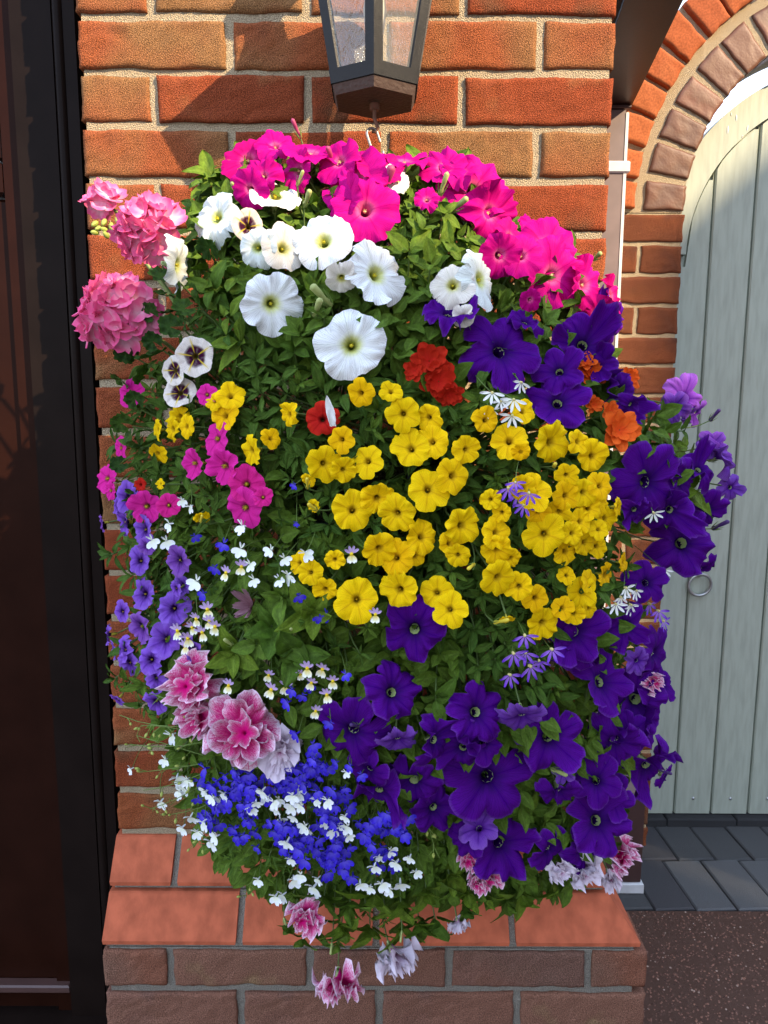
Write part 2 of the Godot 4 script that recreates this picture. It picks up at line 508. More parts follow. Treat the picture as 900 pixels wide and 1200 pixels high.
func make_arch() -> void:
	var w := thing("garden_wall", "brick garden wall with double ring arch around the gate", "wall", Vector3(1.17, 0, WZ))
	var o := w.position
	var r := RandomNumberGenerator.new()
	r.seed = 12
	var pitch := 0.0735
	var brown := [[Color(0.22, 0.078, 0.04), Color(0.27, 0.095, 0.047), Color(0.15, 0.065, 0.04), 0.0], [Color(0.19, 0.083, 0.05), Color(0.25, 0.088, 0.043), Color(0.16, 0.085, 0.055), 0.1], [Color(0.28, 0.09, 0.043), Color(0.23, 0.08, 0.043), Color(0.16, 0.065, 0.042), 0.0]]
	var full := []
	var half := []
	for k in 6:
		full.append(rough_brick(0.211, 0.0635, 0.1, 100 + k, brown[k % 3], 0.0013))
		half.append(rough_brick(0.1005, 0.0635, 0.1, 120 + k, brown[k % 3], 0.0013))
	for side in 2:
		var edge := ARCH_C.x - ARCH_R if side == 0 else ARCH_C.x + ARCH_R
		var s := -1.0 if side == 0 else 1.0
		var a := edge
		var b := edge + s * 0.43
		part("mortar", box_mesh(Vector3(minf(a, b) + 0.004, -0.03, WZ - 0.21) - o, Vector3(maxf(a, b) - 0.004, ARCH_C.y - 0.002, WZ - 0.005) - o, 0.001), M.mortar, w)
		var n := int(ARCH_C.y / pitch) + 1
		for i in n:
			var y := ARCH_C.y - (i + 0.5) * pitch
			var x := edge
			var k := 0
			while (b - x) * s > 0.06:
				var h := (i % 2 == 1 and k == 0) or (b - x) * s < 0.19
				var L := 0.1005 if h else 0.211
				part("brick", (half if h else full)[r.randi() % 6], M.brick, w, Transform3D(Basis(Vector3.BACK, r.randf_range(-0.008, 0.008)), Vector3(x + s * L * 0.5, y, WZ + r.randf_range(-0.0015, 0.0015)) - o))
				# the reveal beside the gate
				if k == 0:
					var rl := half if not h else full
					part("brick", rl[r.randi() % 6], M.brick, w, Transform3D(Basis(Vector3.UP, -s * PI / 2), Vector3(edge + s * 0.0005, y, WZ - (0.06 if not h else 0.115)) - o) )
				x += s * (L + 0.0105)
				k += 1
	# rings of wedge-shaped bricks
	for ring in 2:
		var r0 := ARCH_R if ring == 0 else ARCH_R + 0.1245
		var r1 := r0 + 0.1015
		var n := 20 if ring == 0 else 25
		var dz := 0.0 if ring == 0 else 0.012
		var tones := [Color(0.21, 0.082, 0.038), Color(0.25, 0.088, 0.04), Color(0.18, 0.078, 0.04), Color(0.23, 0.1, 0.05)] if ring == 0 else [Color(0.43, 0.115, 0.04), Color(0.40, 0.108, 0.042), Color(0.46, 0.135, 0.05)]
		for k in n:
			var a0 := PI * (k + 0.10) / n
			var a1 := PI * (k + 0.90) / n
			var st := begin()
			var off := r.randf() * 50.0
			var c0: Color = tones[r.randi() % tones.size()]
			var c1: Color = tones[r.randi() % tones.size()]
			var nu := 16
			var am := (a0 + a1) * 0.5
			var jit := r.randf_range(-0.02, 0.02) * 0.4
			grid(st, nu, nu, func(u, v):
				var bu: bool = u <= 0.0 or u >= 1.0 or v <= 0.0 or v >= 1.0
				var uu: float = clampf((u * nu - 2.0) / (nu - 4.0), 0.0, 1.0)
				var vv: float = clampf((v * nu - 2.0) / (nu - 4.0), 0.0, 1.0)
				var r1b: bool = u * nu < 1.5 or u * nu > nu - 1.5 or v * nu < 1.5 or v * nu > nu - 1.5
				var ang: float = lerpf(a1, a0, uu) + jit
				var rad: float = lerpf(r0 + 0.002, r1 - 0.002, vv)
				var nn := nz.get_noise_3d(uu * 30.0 + off * 40.0, vv * 40.0, off * 3.0)
				ang += nz.get_noise_2d(vv * 30.0 + off * 9.0, off) * 0.006
				rad += nz.get_noise_2d(uu * 30.0 + off * 19.0, off) * 0.003
				var e: float = minf(minf(uu, 1.0 - uu), minf(vv, 1.0 - vv))
				var z: float = -0.1 if bu else dz + nn * 0.002 - 0.0015 * pow(clampf(1.0 - e * 13.0, 0.0, 1.0), 2.0) - (0.003 if r1b else 0.0)
				return [Vector3(cos(ang) * rad, sin(ang) * rad, z), lmix(c0, c1, nn * 2.0 + 0.5), Vector2(u, v)])
			part("arch_brick", done(st), M.arch_brown if ring == 0 else M.arch_orange, w, Transform3D(Basis.IDENTITY, ARCH_C - o))
	# mortar body of the arch
	var st2 := begin()
	st2.set_smooth_group(-1)
	var q := 60
	for k in q:
		var a0 := PI * k / q
		var a1 := PI * (k + 1) / q
		var ri := ARCH_R + 0.004
		var ro := ARCH_R + 0.222
		var f := -0.006
		var bk := -0.21
		var pts := func(a: float, rad: float, z: float): return Vector3(cos(a) * rad, sin(a) * rad, z)
		quad(st2, pts.call(a0, ri, f), pts.call(a0, ro, f), pts.call(a1, ro, f), pts.call(a1, ri, f))
		quad(st2, pts.call(a0, ri, bk), pts.call(a0, ri, f), pts.call(a1, ri, f), pts.call(a1, ri, bk))
		quad(st2, pts.call(a0, ro, f), pts.call(a0, ro, bk), pts.call(a1, ro, bk), pts.call(a1, ro, f))
		quad(st2, pts.call(a0, ro, bk), pts.call(a0, ri, bk), pts.call(a1, ri, bk), pts.call(a1, ro, bk))
	part("mortar", done(st2), M.mortar, w, Transform3D(Basis.IDENTITY, ARCH_C - o))

func make_gate() -> void:
	var zf := -0.86
	var cx := 1.172
	var cy := 1.594
	var R := 0.462
	var g := thing("garden_gate", "pale sage green boarded gate with rounded top and iron ring", "gate", Vector3(cx, 0, zf))
	var o := g.position
	var ri := R - 0.072
	var y0 := 0.028
	var grooves := [-0.426, -0.324, -0.216, -0.108, 0.0, 0.108, 0.216, 0.324, 0.426]
	for i in grooves.size() - 1:
		var x0: float = grooves[i] + 0.0022
		var x1: float = grooves[i + 1] - 0.0022
		var st := begin()
		var n := 8
		var top := func(x: float): return cy + sqrt(maxf(0.0, pow(ri - 0.004, 2) - x * x)) if absf(x) < ri - 0.004 else cy - 0.03
		for k in n:
			var xa := lerpf(x0, x1, float(k) / n)
			var xb := lerpf(x0, x1, float(k + 1) / n)
			var za := -0.004 if k == 0 else 0.0
			var zb := -0.004 if k == n - 1 else 0.0
			var ta: float = top.call(xa)
			var tb: float = top.call(xb)
			if k == 0:
				quad(st, Vector3(xa, y0, -0.02), Vector3(xa, y0, za), Vector3(xa, ta, za), Vector3(xa, ta, -0.02))
			if k == n - 1:
				quad(st, Vector3(xb, y0, zb), Vector3(xb, y0, -0.02), Vector3(xb, tb, -0.02), Vector3(xb, tb, zb))
			if k == 0 or k == n - 1:
				var xm := xa + 0.003 if k == 0 else xb - 0.003
				quad(st, Vector3(xa, y0, za), Vector3(xm, y0, 0.0 if k == 0 else za), Vector3(xm, ta, 0.0 if k == 0 else za), Vector3(xa, ta, za))
				quad(st, Vector3(xm, y0, 0.0), Vector3(xb, y0, zb), Vector3(xb, tb, zb), Vector3(xm, ta, 0.0))
			else:
				quad(st, Vector3(xa, y0, 0.0), Vector3(xb, y0, 0.0), Vector3(xb, tb, 0.0), Vector3(xa, ta, 0.0))
			quad(st, Vector3(xb, y0, -0.02), Vector3(xa, y0, -0.02), Vector3(xa, ta, -0.02), Vector3(xb, tb, -0.02))
			quad(st, Vector3(xa, ta, 0.0), Vector3(xb, tb, 0.0), Vector3(xb, tb, -0.02), Vector3(xa, ta, -0.02))
		part("board", done(st), M.gate, g)
	part("backing", box_mesh(Vector3(-0.44, y0, -0.045), Vector3(0.44, cy, -0.0125), 0.002), M.gate, g)
	var stb := begin()
	for k in 40:
		var a0 := PI * k / 40
		var a1 := PI * (k + 1) / 40
		var rb := ri + 0.01
		quad(stb, Vector3(0, cy, -0.0135), Vector3(cos(a0) * rb, cy + sin(a0) * rb, -0.0135), Vector3(cos(a1) * rb, cy + sin(a1) * rb, -0.0135), Vector3(0, cy, -0.0135))
		quad(stb, Vector3(0, cy, -0.03), Vector3(cos(a1) * rb, cy + sin(a1) * rb, -0.03), Vector3(cos(a0) * rb, cy + sin(a0) * rb, -0.03), Vector3(0, cy, -0.03))
	part("backing", done(stb), M.gate, g)
	# curved head, with its stiles running down
	var st2 := begin()
	st2.set_smooth_group(-1)
	var q := 64
	for k in q:
		var a0 := PI * k / q
		var a1 := PI * (k + 1) / q
		var P := func(a: float, rad: float, z: float): return Vector3(cos(a) * rad, cy + sin(a) * rad, z)
		quad(st2, P.call(a0, ri, 0.008), P.call(a0, R, 0.008), P.call(a1, R, 0.008), P.call(a1, ri, 0.008))
		quad(st2, P.call(a0, R, 0.008), P.call(a0, R, -0.045), P.call(a1, R, -0.045), P.call(a1, R, 0.008))
		quad(st2, P.call(a0, ri, -0.045), P.call(a0, ri, 0.008), P.call(a1, ri, 0.008), P.call(a1, ri, -0.045))
		quad(st2, P.call(a0, R, -0.045), P.call(a0, ri, -0.045), P.call(a1, ri, -0.045), P.call(a1, R, -0.045))
	part("curved_head", done(st2), M.gate, g)
	for s in [-1.0, 1.0]:
		part("stile", box_mesh(Vector3(minf(s * 0.4285, s * R), y0, -0.045), Vector3(maxf(s * 0.4285, s * R), cy - 0.001, 0.0005), 0.002), M.gate, g)
	# ring handle
	var hp := at(820, 676, zf + 0.012) - o
	var st3 := begin()
	torus(st3, 0.031, 0.0042)
	var ring := part("ring_handle", done(st3), M.galvanised, g, Transform3D(Basis(Vector3.RIGHT, 0.12), hp + Vector3(0, -0.022, 0.004)))
	var st4 := begin()
	lathe(st4, [Vector2(0.0, 0.014), Vector2(0.006, 0.012), Vector2(0.0075, 0.006), Vector2(0.011, 0.002), Vector2(0.011, -0.003)], 14)
	part("handle_boss", done(st4), M.galvanised, g, Transform3D(Basis(Vector3.RIGHT, PI / 2), hp + Vector3(0, 0.008, -0.009)))
	for mk in [[853, 152, 0.011], [863, 138, 0.009], [876, 150, 0.008], [857, 134, 0.005], [870, 160, 0.005]]:
		var sm := begin()
		lathe(sm, [Vector2(0.0, 0.1), Vector2(0.3, 0.08), Vector2(0.42, 0.0)], 9)
		part("white_splash", done(sm), M.white_plastic, g, Transform3D(Basis(Vector3.BACK, 0.1 * (mk[0] % 3 - 1)) * Basis(Vector3.RIGHT, PI / 2) * Basis.from_scale(Vector3(mk[2] * 0.55, 0.006, mk[2] * 2.2)), at(mk[0], mk[1], zf + 0.0085) - o))
	for x in [-0.27, -0.162, -0.054]:
		var st5 := begin()
		lathe(st5, [Vector2(0.0, 0.002), Vector2(0.004, 0.001), Vector2(0.005, -0.002)], 8)
		part("nail", done(st5), M.galvanised, g, Transform3D(Basis(Vector3.RIGHT, PI / 2), Vector3(x, 0.075, 0.0015)))

func make_pipe() -> void:
	var d := thing("downpipe", "square mauve brown downpipe with white clip and white edge", "pipe", Vector3(0.53, 0, -0.7))
	var o := d.position
	var x1 := 0.561
	var x0 := 0.492
	var zf := -0.668
	part("pipe_front", box_mesh(Vector3(x0, 0.30, zf - 0.06) - o, Vector3(x1 - 0.007, 1.882, zf) - o, 0.003), M.mauve_plastic, d)
	part("white_edge", box_mesh(Vector3(x1 - 0.0068, 0.30, zf - 0.062) - o, Vector3(x1, 1.875, zf + 0.0015) - o, 0.0015), M.white_plastic, d)
	part("cap", box_mesh(Vector3(x0 - 0.004, 1.883, zf - 0.064) - o, Vector3(x1 + 0.004, 1.891, zf + 0.004) - o, 0.002), M.brown_post, d)
	part("clip", box_mesh(Vector3(x0 - 0.004, 1.742, zf - 0.07) - o, Vector3(x1 + 0.007, 1.768, zf + 0.006) - o, 0.003), M.white_plastic, d)
	# boot at the foot
	var st := begin()
	bevel_box(st, Vector3(0.47, 0.026, -0.71) - o, Vector3(0.644, 0.262, -0.538) - o, 0.004)
	part("drain_boot", done(st), M.brown_post, d)
	var st2 := begin()
	frustum(st2, 0.263, [0.468 - o.x, 0.646 - o.x, -0.712 - o.z, -0.536 - o.z], 0.268, [0.468 - o.x, 0.646 - o.x, -0.712 - o.z, -0.536 - o.z], Color.WHITE, false)
	frustum(st2, 0.268, [0.468 - o.x, 0.646 - o.x, -0.712 - o.z, -0.536 - o.z], 0.315, [0.49 - o.x, 0.60 - o.x, -0.73 - o.z, -0.65 - o.z])
	part("boot_collar", done(st2), M.mauve_plastic, d)
	part("foot", box_mesh(Vector3(0.466, 0.0, -0.715) - o, Vector3(0.651, 0.028, -0.532) - o, 0.003), M.white_plastic, d)
	# box gutter running towards the viewer
	var b := thing("box_gutter", "dark brown box gutter running over the white clipped downpipe", "gutter", Vector3(0.5, 1.89, -0.6))
	var ob := b.position
	var y := 1.892
	var st3 := begin()
	var nl := Vector3(0.472, y, -0.70)
	var nr := Vector3(0.572, y, -0.70)
	var fl := Vector3(0.37, y, 0.05)
	var fr := Vector3(0.47, y, 0.05)
	var up := Vector3(0, 0.12, 0)
	nl -= ob; nr -= ob; fl -= ob; fr -= ob
	quad(st3, nl, nr, fr, fl)
	quad(st3, fr, nr, nr + up, fr + up)
	quad(st3, nl, fl, fl + up, nl + up)
	quad(st3, fl, fr, fr + up, fl + up)
	quad(st3, nr, nl, nl + up, nr + up)
	quad(st3, fl + up, fr + up, nr + up, nl + up)
	part("trough", done(st3), M.brown_plastic, b)
	var st4 := begin()
	quad(st4, nl - Vector3(0.022, -0.004, 0), nl - Vector3(0.001, -0.004, 0), fl - Vector3(0.001, -0.004, 0), fl - Vector3(0.022, -0.004, 0))
	quad(st4, nl - Vector3(0.022, -0.004, 0), fl - Vector3(0.022, -0.004, 0), fl - Vector3(0.022, -0.11, 0), nl - Vector3(0.022, -0.11, 0))
	quad(st4, fl - Vector3(0.022, -0.004, 0), fl - Vector3(0.001, -0.004, 0), fl - Vector3(0.001, -0.11, 0), fl - Vector3(0.022, -0.11, 0))
	part("side_board", done(st4), M.door, b)

func make_ground() -> void:
	var pm := PlaneMesh.new()
	pm.size = Vector2(160, 160)
	var gr := structure("ground", pm, M.ground)
	gr.position = Vector3(0, -0.03, 0)
	var pv := structure("paving", box_mesh(Vector3(0.30, -0.03, -0.98), Vector3(2.2, -0.006, -0.476), 0.001), M.joint_sand)
	var r := RandomNumberGenerator.new()
	r.seed = 31
	var variants := []
	for k in 6:
		var st := begin()
		var t := r.randf_range(0.65, 1.3)
		bevel_box(st, Vector3(-0.049, -0.025, -0.0985), Vector3(0.049, 0.0, 0.0985), 0.0035, Color(0.15 * t, 0.148 * t, 0.145 * t))
		variants.append(done(st))
	for row in 2:
		var z := -0.578 - row * 0.2015
		var x := 0.40 + row * 0.034
		while x < 2.1:
			part("paving_block", variants[r.randi() % 6], M.paver, pv, Transform3D(Basis(Vector3.UP, 0.055 + r.randf_range(-0.006, 0.006)), Vector3(x, r.randf_range(-0.0015, 0.0015), z)))
			x += 0.1015
	# raised edging course under the gate
	var x2 := 0.62
	while x2 < 1.75:
		var st := begin()
		bevel_box(st, Vector3(-0.099, -0.03, -0.049), Vector3(0.099, 0.024, 0.049), 0.004, Color(0.06, 0.06, 0.062))
		part("edging_block", done(st), M.paver, pv, Transform3D(Basis.IDENTITY, Vector3(x2 + 0.1, 0, -0.885)))
		x2 += 0.2015
	var rs := structure("resin_path", box_mesh(Vector3(0.438, -0.03, -0.474), Vector3(2.2, -0.002, 2.4), 0.001), M.resin)
	# loose aggregate bound in the path
	var stone := begin()
	lathe(stone, [Vector2(0.0, 0.5), Vector2(0.42, 0.3), Vector2(0.5, 0.0), Vector2(0.3, -0.4), Vector2(0.0, -0.5)], 6, 0.3, true)
	var mm := MultiMesh.new()
	mm.transform_format = MultiMesh.TRANSFORM_3D
	mm.use_colors = true
	mm.mesh = done(stone)
	mm.instance_count = 9000
	for i in 9000:
		var near := i < 6500
		var p := Vector3(r.randf_range(0.44, 1.15 if near else 2.1), -0.002, r.randf_range(-0.472, 0.2 if near else 1.2))
		var s := r.randf_range(0.002, 0.0052)
		var b := Basis.from_euler(Vector3(r.randf() * 6, r.randf() * 6, r.randf() * 6)).scaled(Vector3(s, s * 0.8, s))
		mm.set_instance_transform(i, Transform3D(b, p))
		var t := r.randf()
		var c := Color(0.28, 0.14, 0.095).lerp(Color(0.08, 0.046, 0.036), r.randf())
		if t > 0.94:
			c = Color(0.40, 0.28, 0.21)
		elif t > 0.85:
			c = Color(0.28, 0.14, 0.09)
		mm.set_instance_color(i, c)
	var mi := MultiMeshInstance3D.new()
	mi.name = "gravel"
	mi.multimesh = mm
	mi.material_override = M.stones
	mi.set_meta("kind", "stuff")
	mi.set_meta("label", "fine brown gravel bound into the path by the pier")
	mi.set_meta("category", "gravel")
	add_child(mi, true)
	# strip of dark edging beside the pier foot
	structure("kerb", box_mesh(Vector3(0.425, -0.03, -0.47), Vector3(0.4375, 0.012, 2.4), 0.003), M.paver)

# unseen houses added behind the viewer, gables shaped to shade the lower wall
func make_shade_houses() -> void:
	var f := Vector3(SUN.x, 0, SUN.z).normalized()
	var u := Vector3(f.z, 0, -f.x)
	var d := 10.0
	var rise := SUN.y / Vector2(SUN.x, SUN.z).length()
	# points of the shadow edge, as (across, up) in the plane square to the sun
	var yv := func(v: float): return EYE.y + v / Vector2(SUN.x, SUN.z).length() + rise * d
	house("shade_house", "unseen two storey house added with steep gable to shade the pier", f * d + u * (0.99 - 3.7), u, f, 3.7, yv.call(-0.846), 0.77)
	house("shade_house", "unseen two storey house added with shallow gable to shade the gate", f * (d + 0.3) + u * (1.0 + 3.4), u, f, 3.4, yv.call(0.18) + 0.3 * rise, 0.6)

func house(called: String, label: String, c: Vector3, u: Vector3, f: Vector3, half: float, eave: float, slope: float) -> void:
	var h := thing(called, label, "house", c, "unseen houses added for shade")
	var len := 7.0
	var a := -u * (half - 0.15)
	var b := u * (half - 0.15)
	var up := Vector3.UP
	var ey := up * (eave - 0.05)
	var ridge := up * (eave + half * slope - 0.12)
	var st := begin()
	quad(st, b, a, a + ey, b + ey)
	quad(st, a, a + f * len, a + f * len + ey, a + ey)
	quad(st, b + f * len, b, b + ey, b + f * len + ey)
	quad(st, a + f * len, b + f * len, b + f * len + ey, a + f * len + ey)
	quad(st, b + ey, a + ey, ridge, ridge)
	quad(st, a + ey + f * len, b + ey + f * len, ridge + f * len, ridge + f * len)
	part("wall", done(st), M.house_wall, h)
	var st2 := begin()
	var e := -f * 0.2
	for s in [-1.0, 1.0]:
		var lo: Vector3 = u * half * s + up * eave
		var hi := up * (eave + half * slope)
		var t := up * -0.12
		quad(st2, lo + e, hi + e, hi + f * len, lo + f * len)
		quad(st2, lo + e + t, lo + f * len + t, hi + f * len + t, hi + e + t)
		quad(st2, lo + e, lo + e + t, hi + e + t, hi + e)
		quad(st2, lo + e, lo + f * len, lo + f * len + t, lo + e + t)
	part("roof", done(st2), M.roof_tile, h)
	for k in 2:
		for s in [-1.0, 1.0]:
			var p: Vector3 = u * s * half * 0.45 + up * (1.0 + k * 2.7) - f * 0.03
			var st3 := begin()
			quad(st3, p + u * 0.5, p - u * 0.5, p - u * 0.5 + up * 1.2, p + u * 0.5 + up * 1.2)
			part("window", done(st3), M.window_glass, h)

# ------------------------------------------------------------------ lantern
func make_lantern() -> void:
	var c := at(439, 110, 0.135)
	c.x = at(439, 60, 0.135).x
	var L := thing("wall_lantern", "black six sided coach lantern with glass panes above the basket", "lantern", c)
	# corners: vertex towards the viewer
	var R0 := 0.0625
	var slope := 0.19
	var Hh := 0.18
	var corner := func(k: int, y: float, inset := 0.0):
		var a := PI / 2 + k * PI / 3
		var rad := R0 + slope * y - inset
		return Vector3(cos(a) * rad, y, sin(a) * rad)
	for k in 6:
		var st := begin()
		# corner bar made of two flats
		var n := (k + 1) % 6
		var p := (k + 5) % 6
		for w in [[n, 1.0], [p, -1.0]]:
			var a0: Vector3 = corner.call(k, 0.0)
			var a1: Vector3 = corner.call(k, Hh)
			var e0: Vector3 = corner.call(w[0], 0.0)
			var e1: Vector3 = corner.call(w[0], Hh)
			var b0 := a0 + (e0 - a0).normalized() * 0.0125
			var b1 := a1 + (e1 - a1).normalized() * 0.0125
			var inn := -Vector3(a0.x, 0, a0.z).normalized() * 0.006
			quad(st, a0, b0, b1, a1)
			quad(st, b0, b0 + inn, b1 + inn, b1)
			quad(st, a0 + inn, b0 + inn, b1 + inn, a1 + inn)
		part("corner_bar", done(st), M.iron, L)
		var a0: Vector3 = corner.call(k, 0.0, 0.003)
		var b0: Vector3 = corner.call(n, 0.0, 0.003)
		var a1: Vector3 = corner.call(k, Hh, 0.003)
		var b1: Vector3 = corner.call(n, Hh, 0.003)
		var st2 := begin()
		quad(st2, a0, b0, b1, a1)
		part("glass_pane", done(st2), M.pane, L)
		var st3 := begin()
		var o0: Vector3 = corner.call(k, 0.0, -0.001)
		var o1: Vector3 = corner.call(n, 0.0, -0.001)
		var t0: Vector3 = corner.call(k, 0.016, -0.001)
		var t1: Vector3 = corner.call(n, 0.016, -0.001)
		var i0: Vector3 = corner.call(k, 0.016, 0.008)
		var i1: Vector3 = corner.call(n, 0.016, 0.008)
		quad(st3, o0, o1, t1, t0)
		quad(st3, t0, t1, i1, i0)
		part("lower_rail", done(st3), M.iron, L)
	var st4 := begin()
	lathe(st4, [Vector2(0.0, -0.012), Vector2(R0 - 0.006, -0.012), Vector2(R0 - 0.001, -0.001), Vector2(R0 - 0.004, 0.004), Vector2(0.0, 0.004)], 6, PI / 2, true)
	part("base", done(st4), M.base_wood, L)
	var Re := R0 + slope * Hh
	var st5 := begin()
	lathe(st5, [Vector2(Re - 0.01, Hh - 0.004), Vector2(Re + 0.011, Hh - 0.002), Vector2(Re + 0.011, Hh + 0.005), Vector2(Re * 0.72, Hh + 0.014), Vector2(Re * 0.46, Hh + 0.03), Vector2(Re * 0.31, Hh + 0.052), Vector2(0.022, Hh + 0.08), Vector2(0.018, Hh + 0.108), Vector2(0.0, Hh + 0.109)], 6, PI / 2, true)
	part("roof", done(st5), M.iron, L)
	var st6 := begin()
	lathe(st6, [Vector2(0.02, Hh + 0.1), Vector2(0.02, Hh + 0.112), Vector2(0.036, Hh + 0.118), Vector2(0.038, Hh + 0.13), Vector2(0.014, Hh + 0.165), Vector2(0.016, Hh + 0.185), Vector2(0.0, Hh + 0.2)], 16)
	part("finial", done(st6), M.iron, L)
	# bracket to the wall
	var st7 := begin()
	var pts := []
	for k in 13:
		var t := float(k) / 12
		pts.append(Vector3(0, Hh + 0.19 + sin(t * PI) * 0.09 + t * 0.03, -c.z * t))
	tube(st7, pts, 0.009, 0.009, 10)
	part("bracket", done(st7), M.iron, L)
	part("wall_plate", box_mesh(Vector3(-0.03, Hh + 0.16, -c.z + 0.004), Vector3(0.03, Hh + 0.34, -c.z + 0.016), 0.004), M.iron, L)
	var st8 := begin()
	lathe(st8, [Vector2(0.009, 0.004), Vector2(0.009, 0.07), Vector2(0.012, 0.074), Vector2(0.015, 0.1), Vector2(0.012, 0.125), Vector2(0.0, 0.15)], 16)
	part("bulb", done(st8), M.bulb, L)
	# screw eye under the base
	var st9 := begin()
	lathe(st9, [Vector2(0.0065, -0.011), Vector2(0.0065, -0.02), Vector2(0.0, -0.02)], 10)
	tube(st9, [Vector3(0, -0.012, 0), Vector3(0, -0.03, 0), Vector3(0.002, -0.036, 0.002), Vector3(0.0045, -0.042, 0.0), Vector3(0.003, -0.046, -0.003), Vector3(-0.003, -0.045, -0.004)], 0.0026, 0.0024, 8)
	part("hook", done(st9), M.rust, L)
	make_basket(c)

func make_basket(c: Vector3) -> void:
	# wire basket with moss lining, hung by a chain from the lantern hook; the plants hide nearly all of it
	var centre := Vector3(c.x, 1.09, 0.165)
	var B := thing("hanging_basket", "wire hanging basket on a steel chain hung from the lantern hook", "basket", centre)
	var st := begin()
	lathe(st, [Vector2(0.0, -0.17), Vector2(0.07, -0.155), Vector2(0.115, -0.1), Vector2(0.135, -0.02), Vector2(0.138, 0.05), Vector2(0.1, 0.075), Vector2(0.0, 0.085)], 28)
	part("moss_lining", done(st), M.moss, B)
	for y in [-0.1, -0.02, 0.055]:
		var s2 := begin()
		torus(s2, 0.12 if y < -0.05 else 0.141, 0.0025, 1.0, 36, 6)
		part("wire_hoop", done(s2), M.wire, B, Transform3D(Basis(Vector3.RIGHT, PI / 2), Vector3(0, y, 0)))
	for k in 10:
		var a := TAU * k / 10
		var s3 := begin()
		var pts := []
		for q in [[0.02, -0.176], [0.074, -0.16], [0.12, -0.1], [0.14, -0.02], [0.143, 0.055]]:
			pts.append(Vector3(cos(a) * q[0], q[1], sin(a) * q[0]))
		tube(s3, pts, 0.002, 0.002, 6)
		part("wire_rib", done(s3), M.wire, B)
	# quick link at the hook, then chain to a ring, then three chains to the rim
	var hook := c + Vector3(0, -0.044, 0.0) - centre
	var link := begin()
	torus(link, 0.0075, 0.0018, 2.6, 32, 8)
	var lm := done(link)
	part("snap_link", lm, M.steel, B, Transform3D(Basis(Vector3.BACK, 0.32) * Basis(Vector3.UP, 0.35), hook + Vector3(0.001, -0.017, 0)))
	var small := begin()
	torus(small, 0.0052, 0.0014, 2.0, 24, 6)
	var sm := done(small)
	var y := hook.y - 0.041
	var k2 := 0
	while y > hook.y - 0.1:
		part("chain_link", sm, M.steel, B, Transform3D(Basis(Vector3.UP, k2 * PI / 2 + 0.3), Vector3(hook.x + 0.001, y, hook.z)))
		y -= 0.0165
		k2 += 1
	for k in 3:
		var a := TAU * k / 3 + 0.5
		var e := Vector3(cos(a) * 0.141, 0.06, sin(a) * 0.141)
		var s0 := Vector3(hook.x, y + 0.01, hook.z)
		var n := int(s0.distance_to(e) / 0.0165)
		for i in n:
			var p := s0.lerp(e, (i + 0.5) / n)
			var dir := (e - s0).normalized()
			var bx := dir.cross(Vector3(0.3, 0.1, 1)).normalized()
			var bz := bx.cross(dir)
			var bb := Basis(bx, dir, bz) * Basis(Vector3.UP, (i % 2) * PI / 2)
			part("chain_link", sm, M.steel, B, Transform3D(bb, p))

# ------------------------------------------------------------------ petals, leaves, flowers
const GREEN_SEPAL := Color(0.11, 0.17, 0.035)

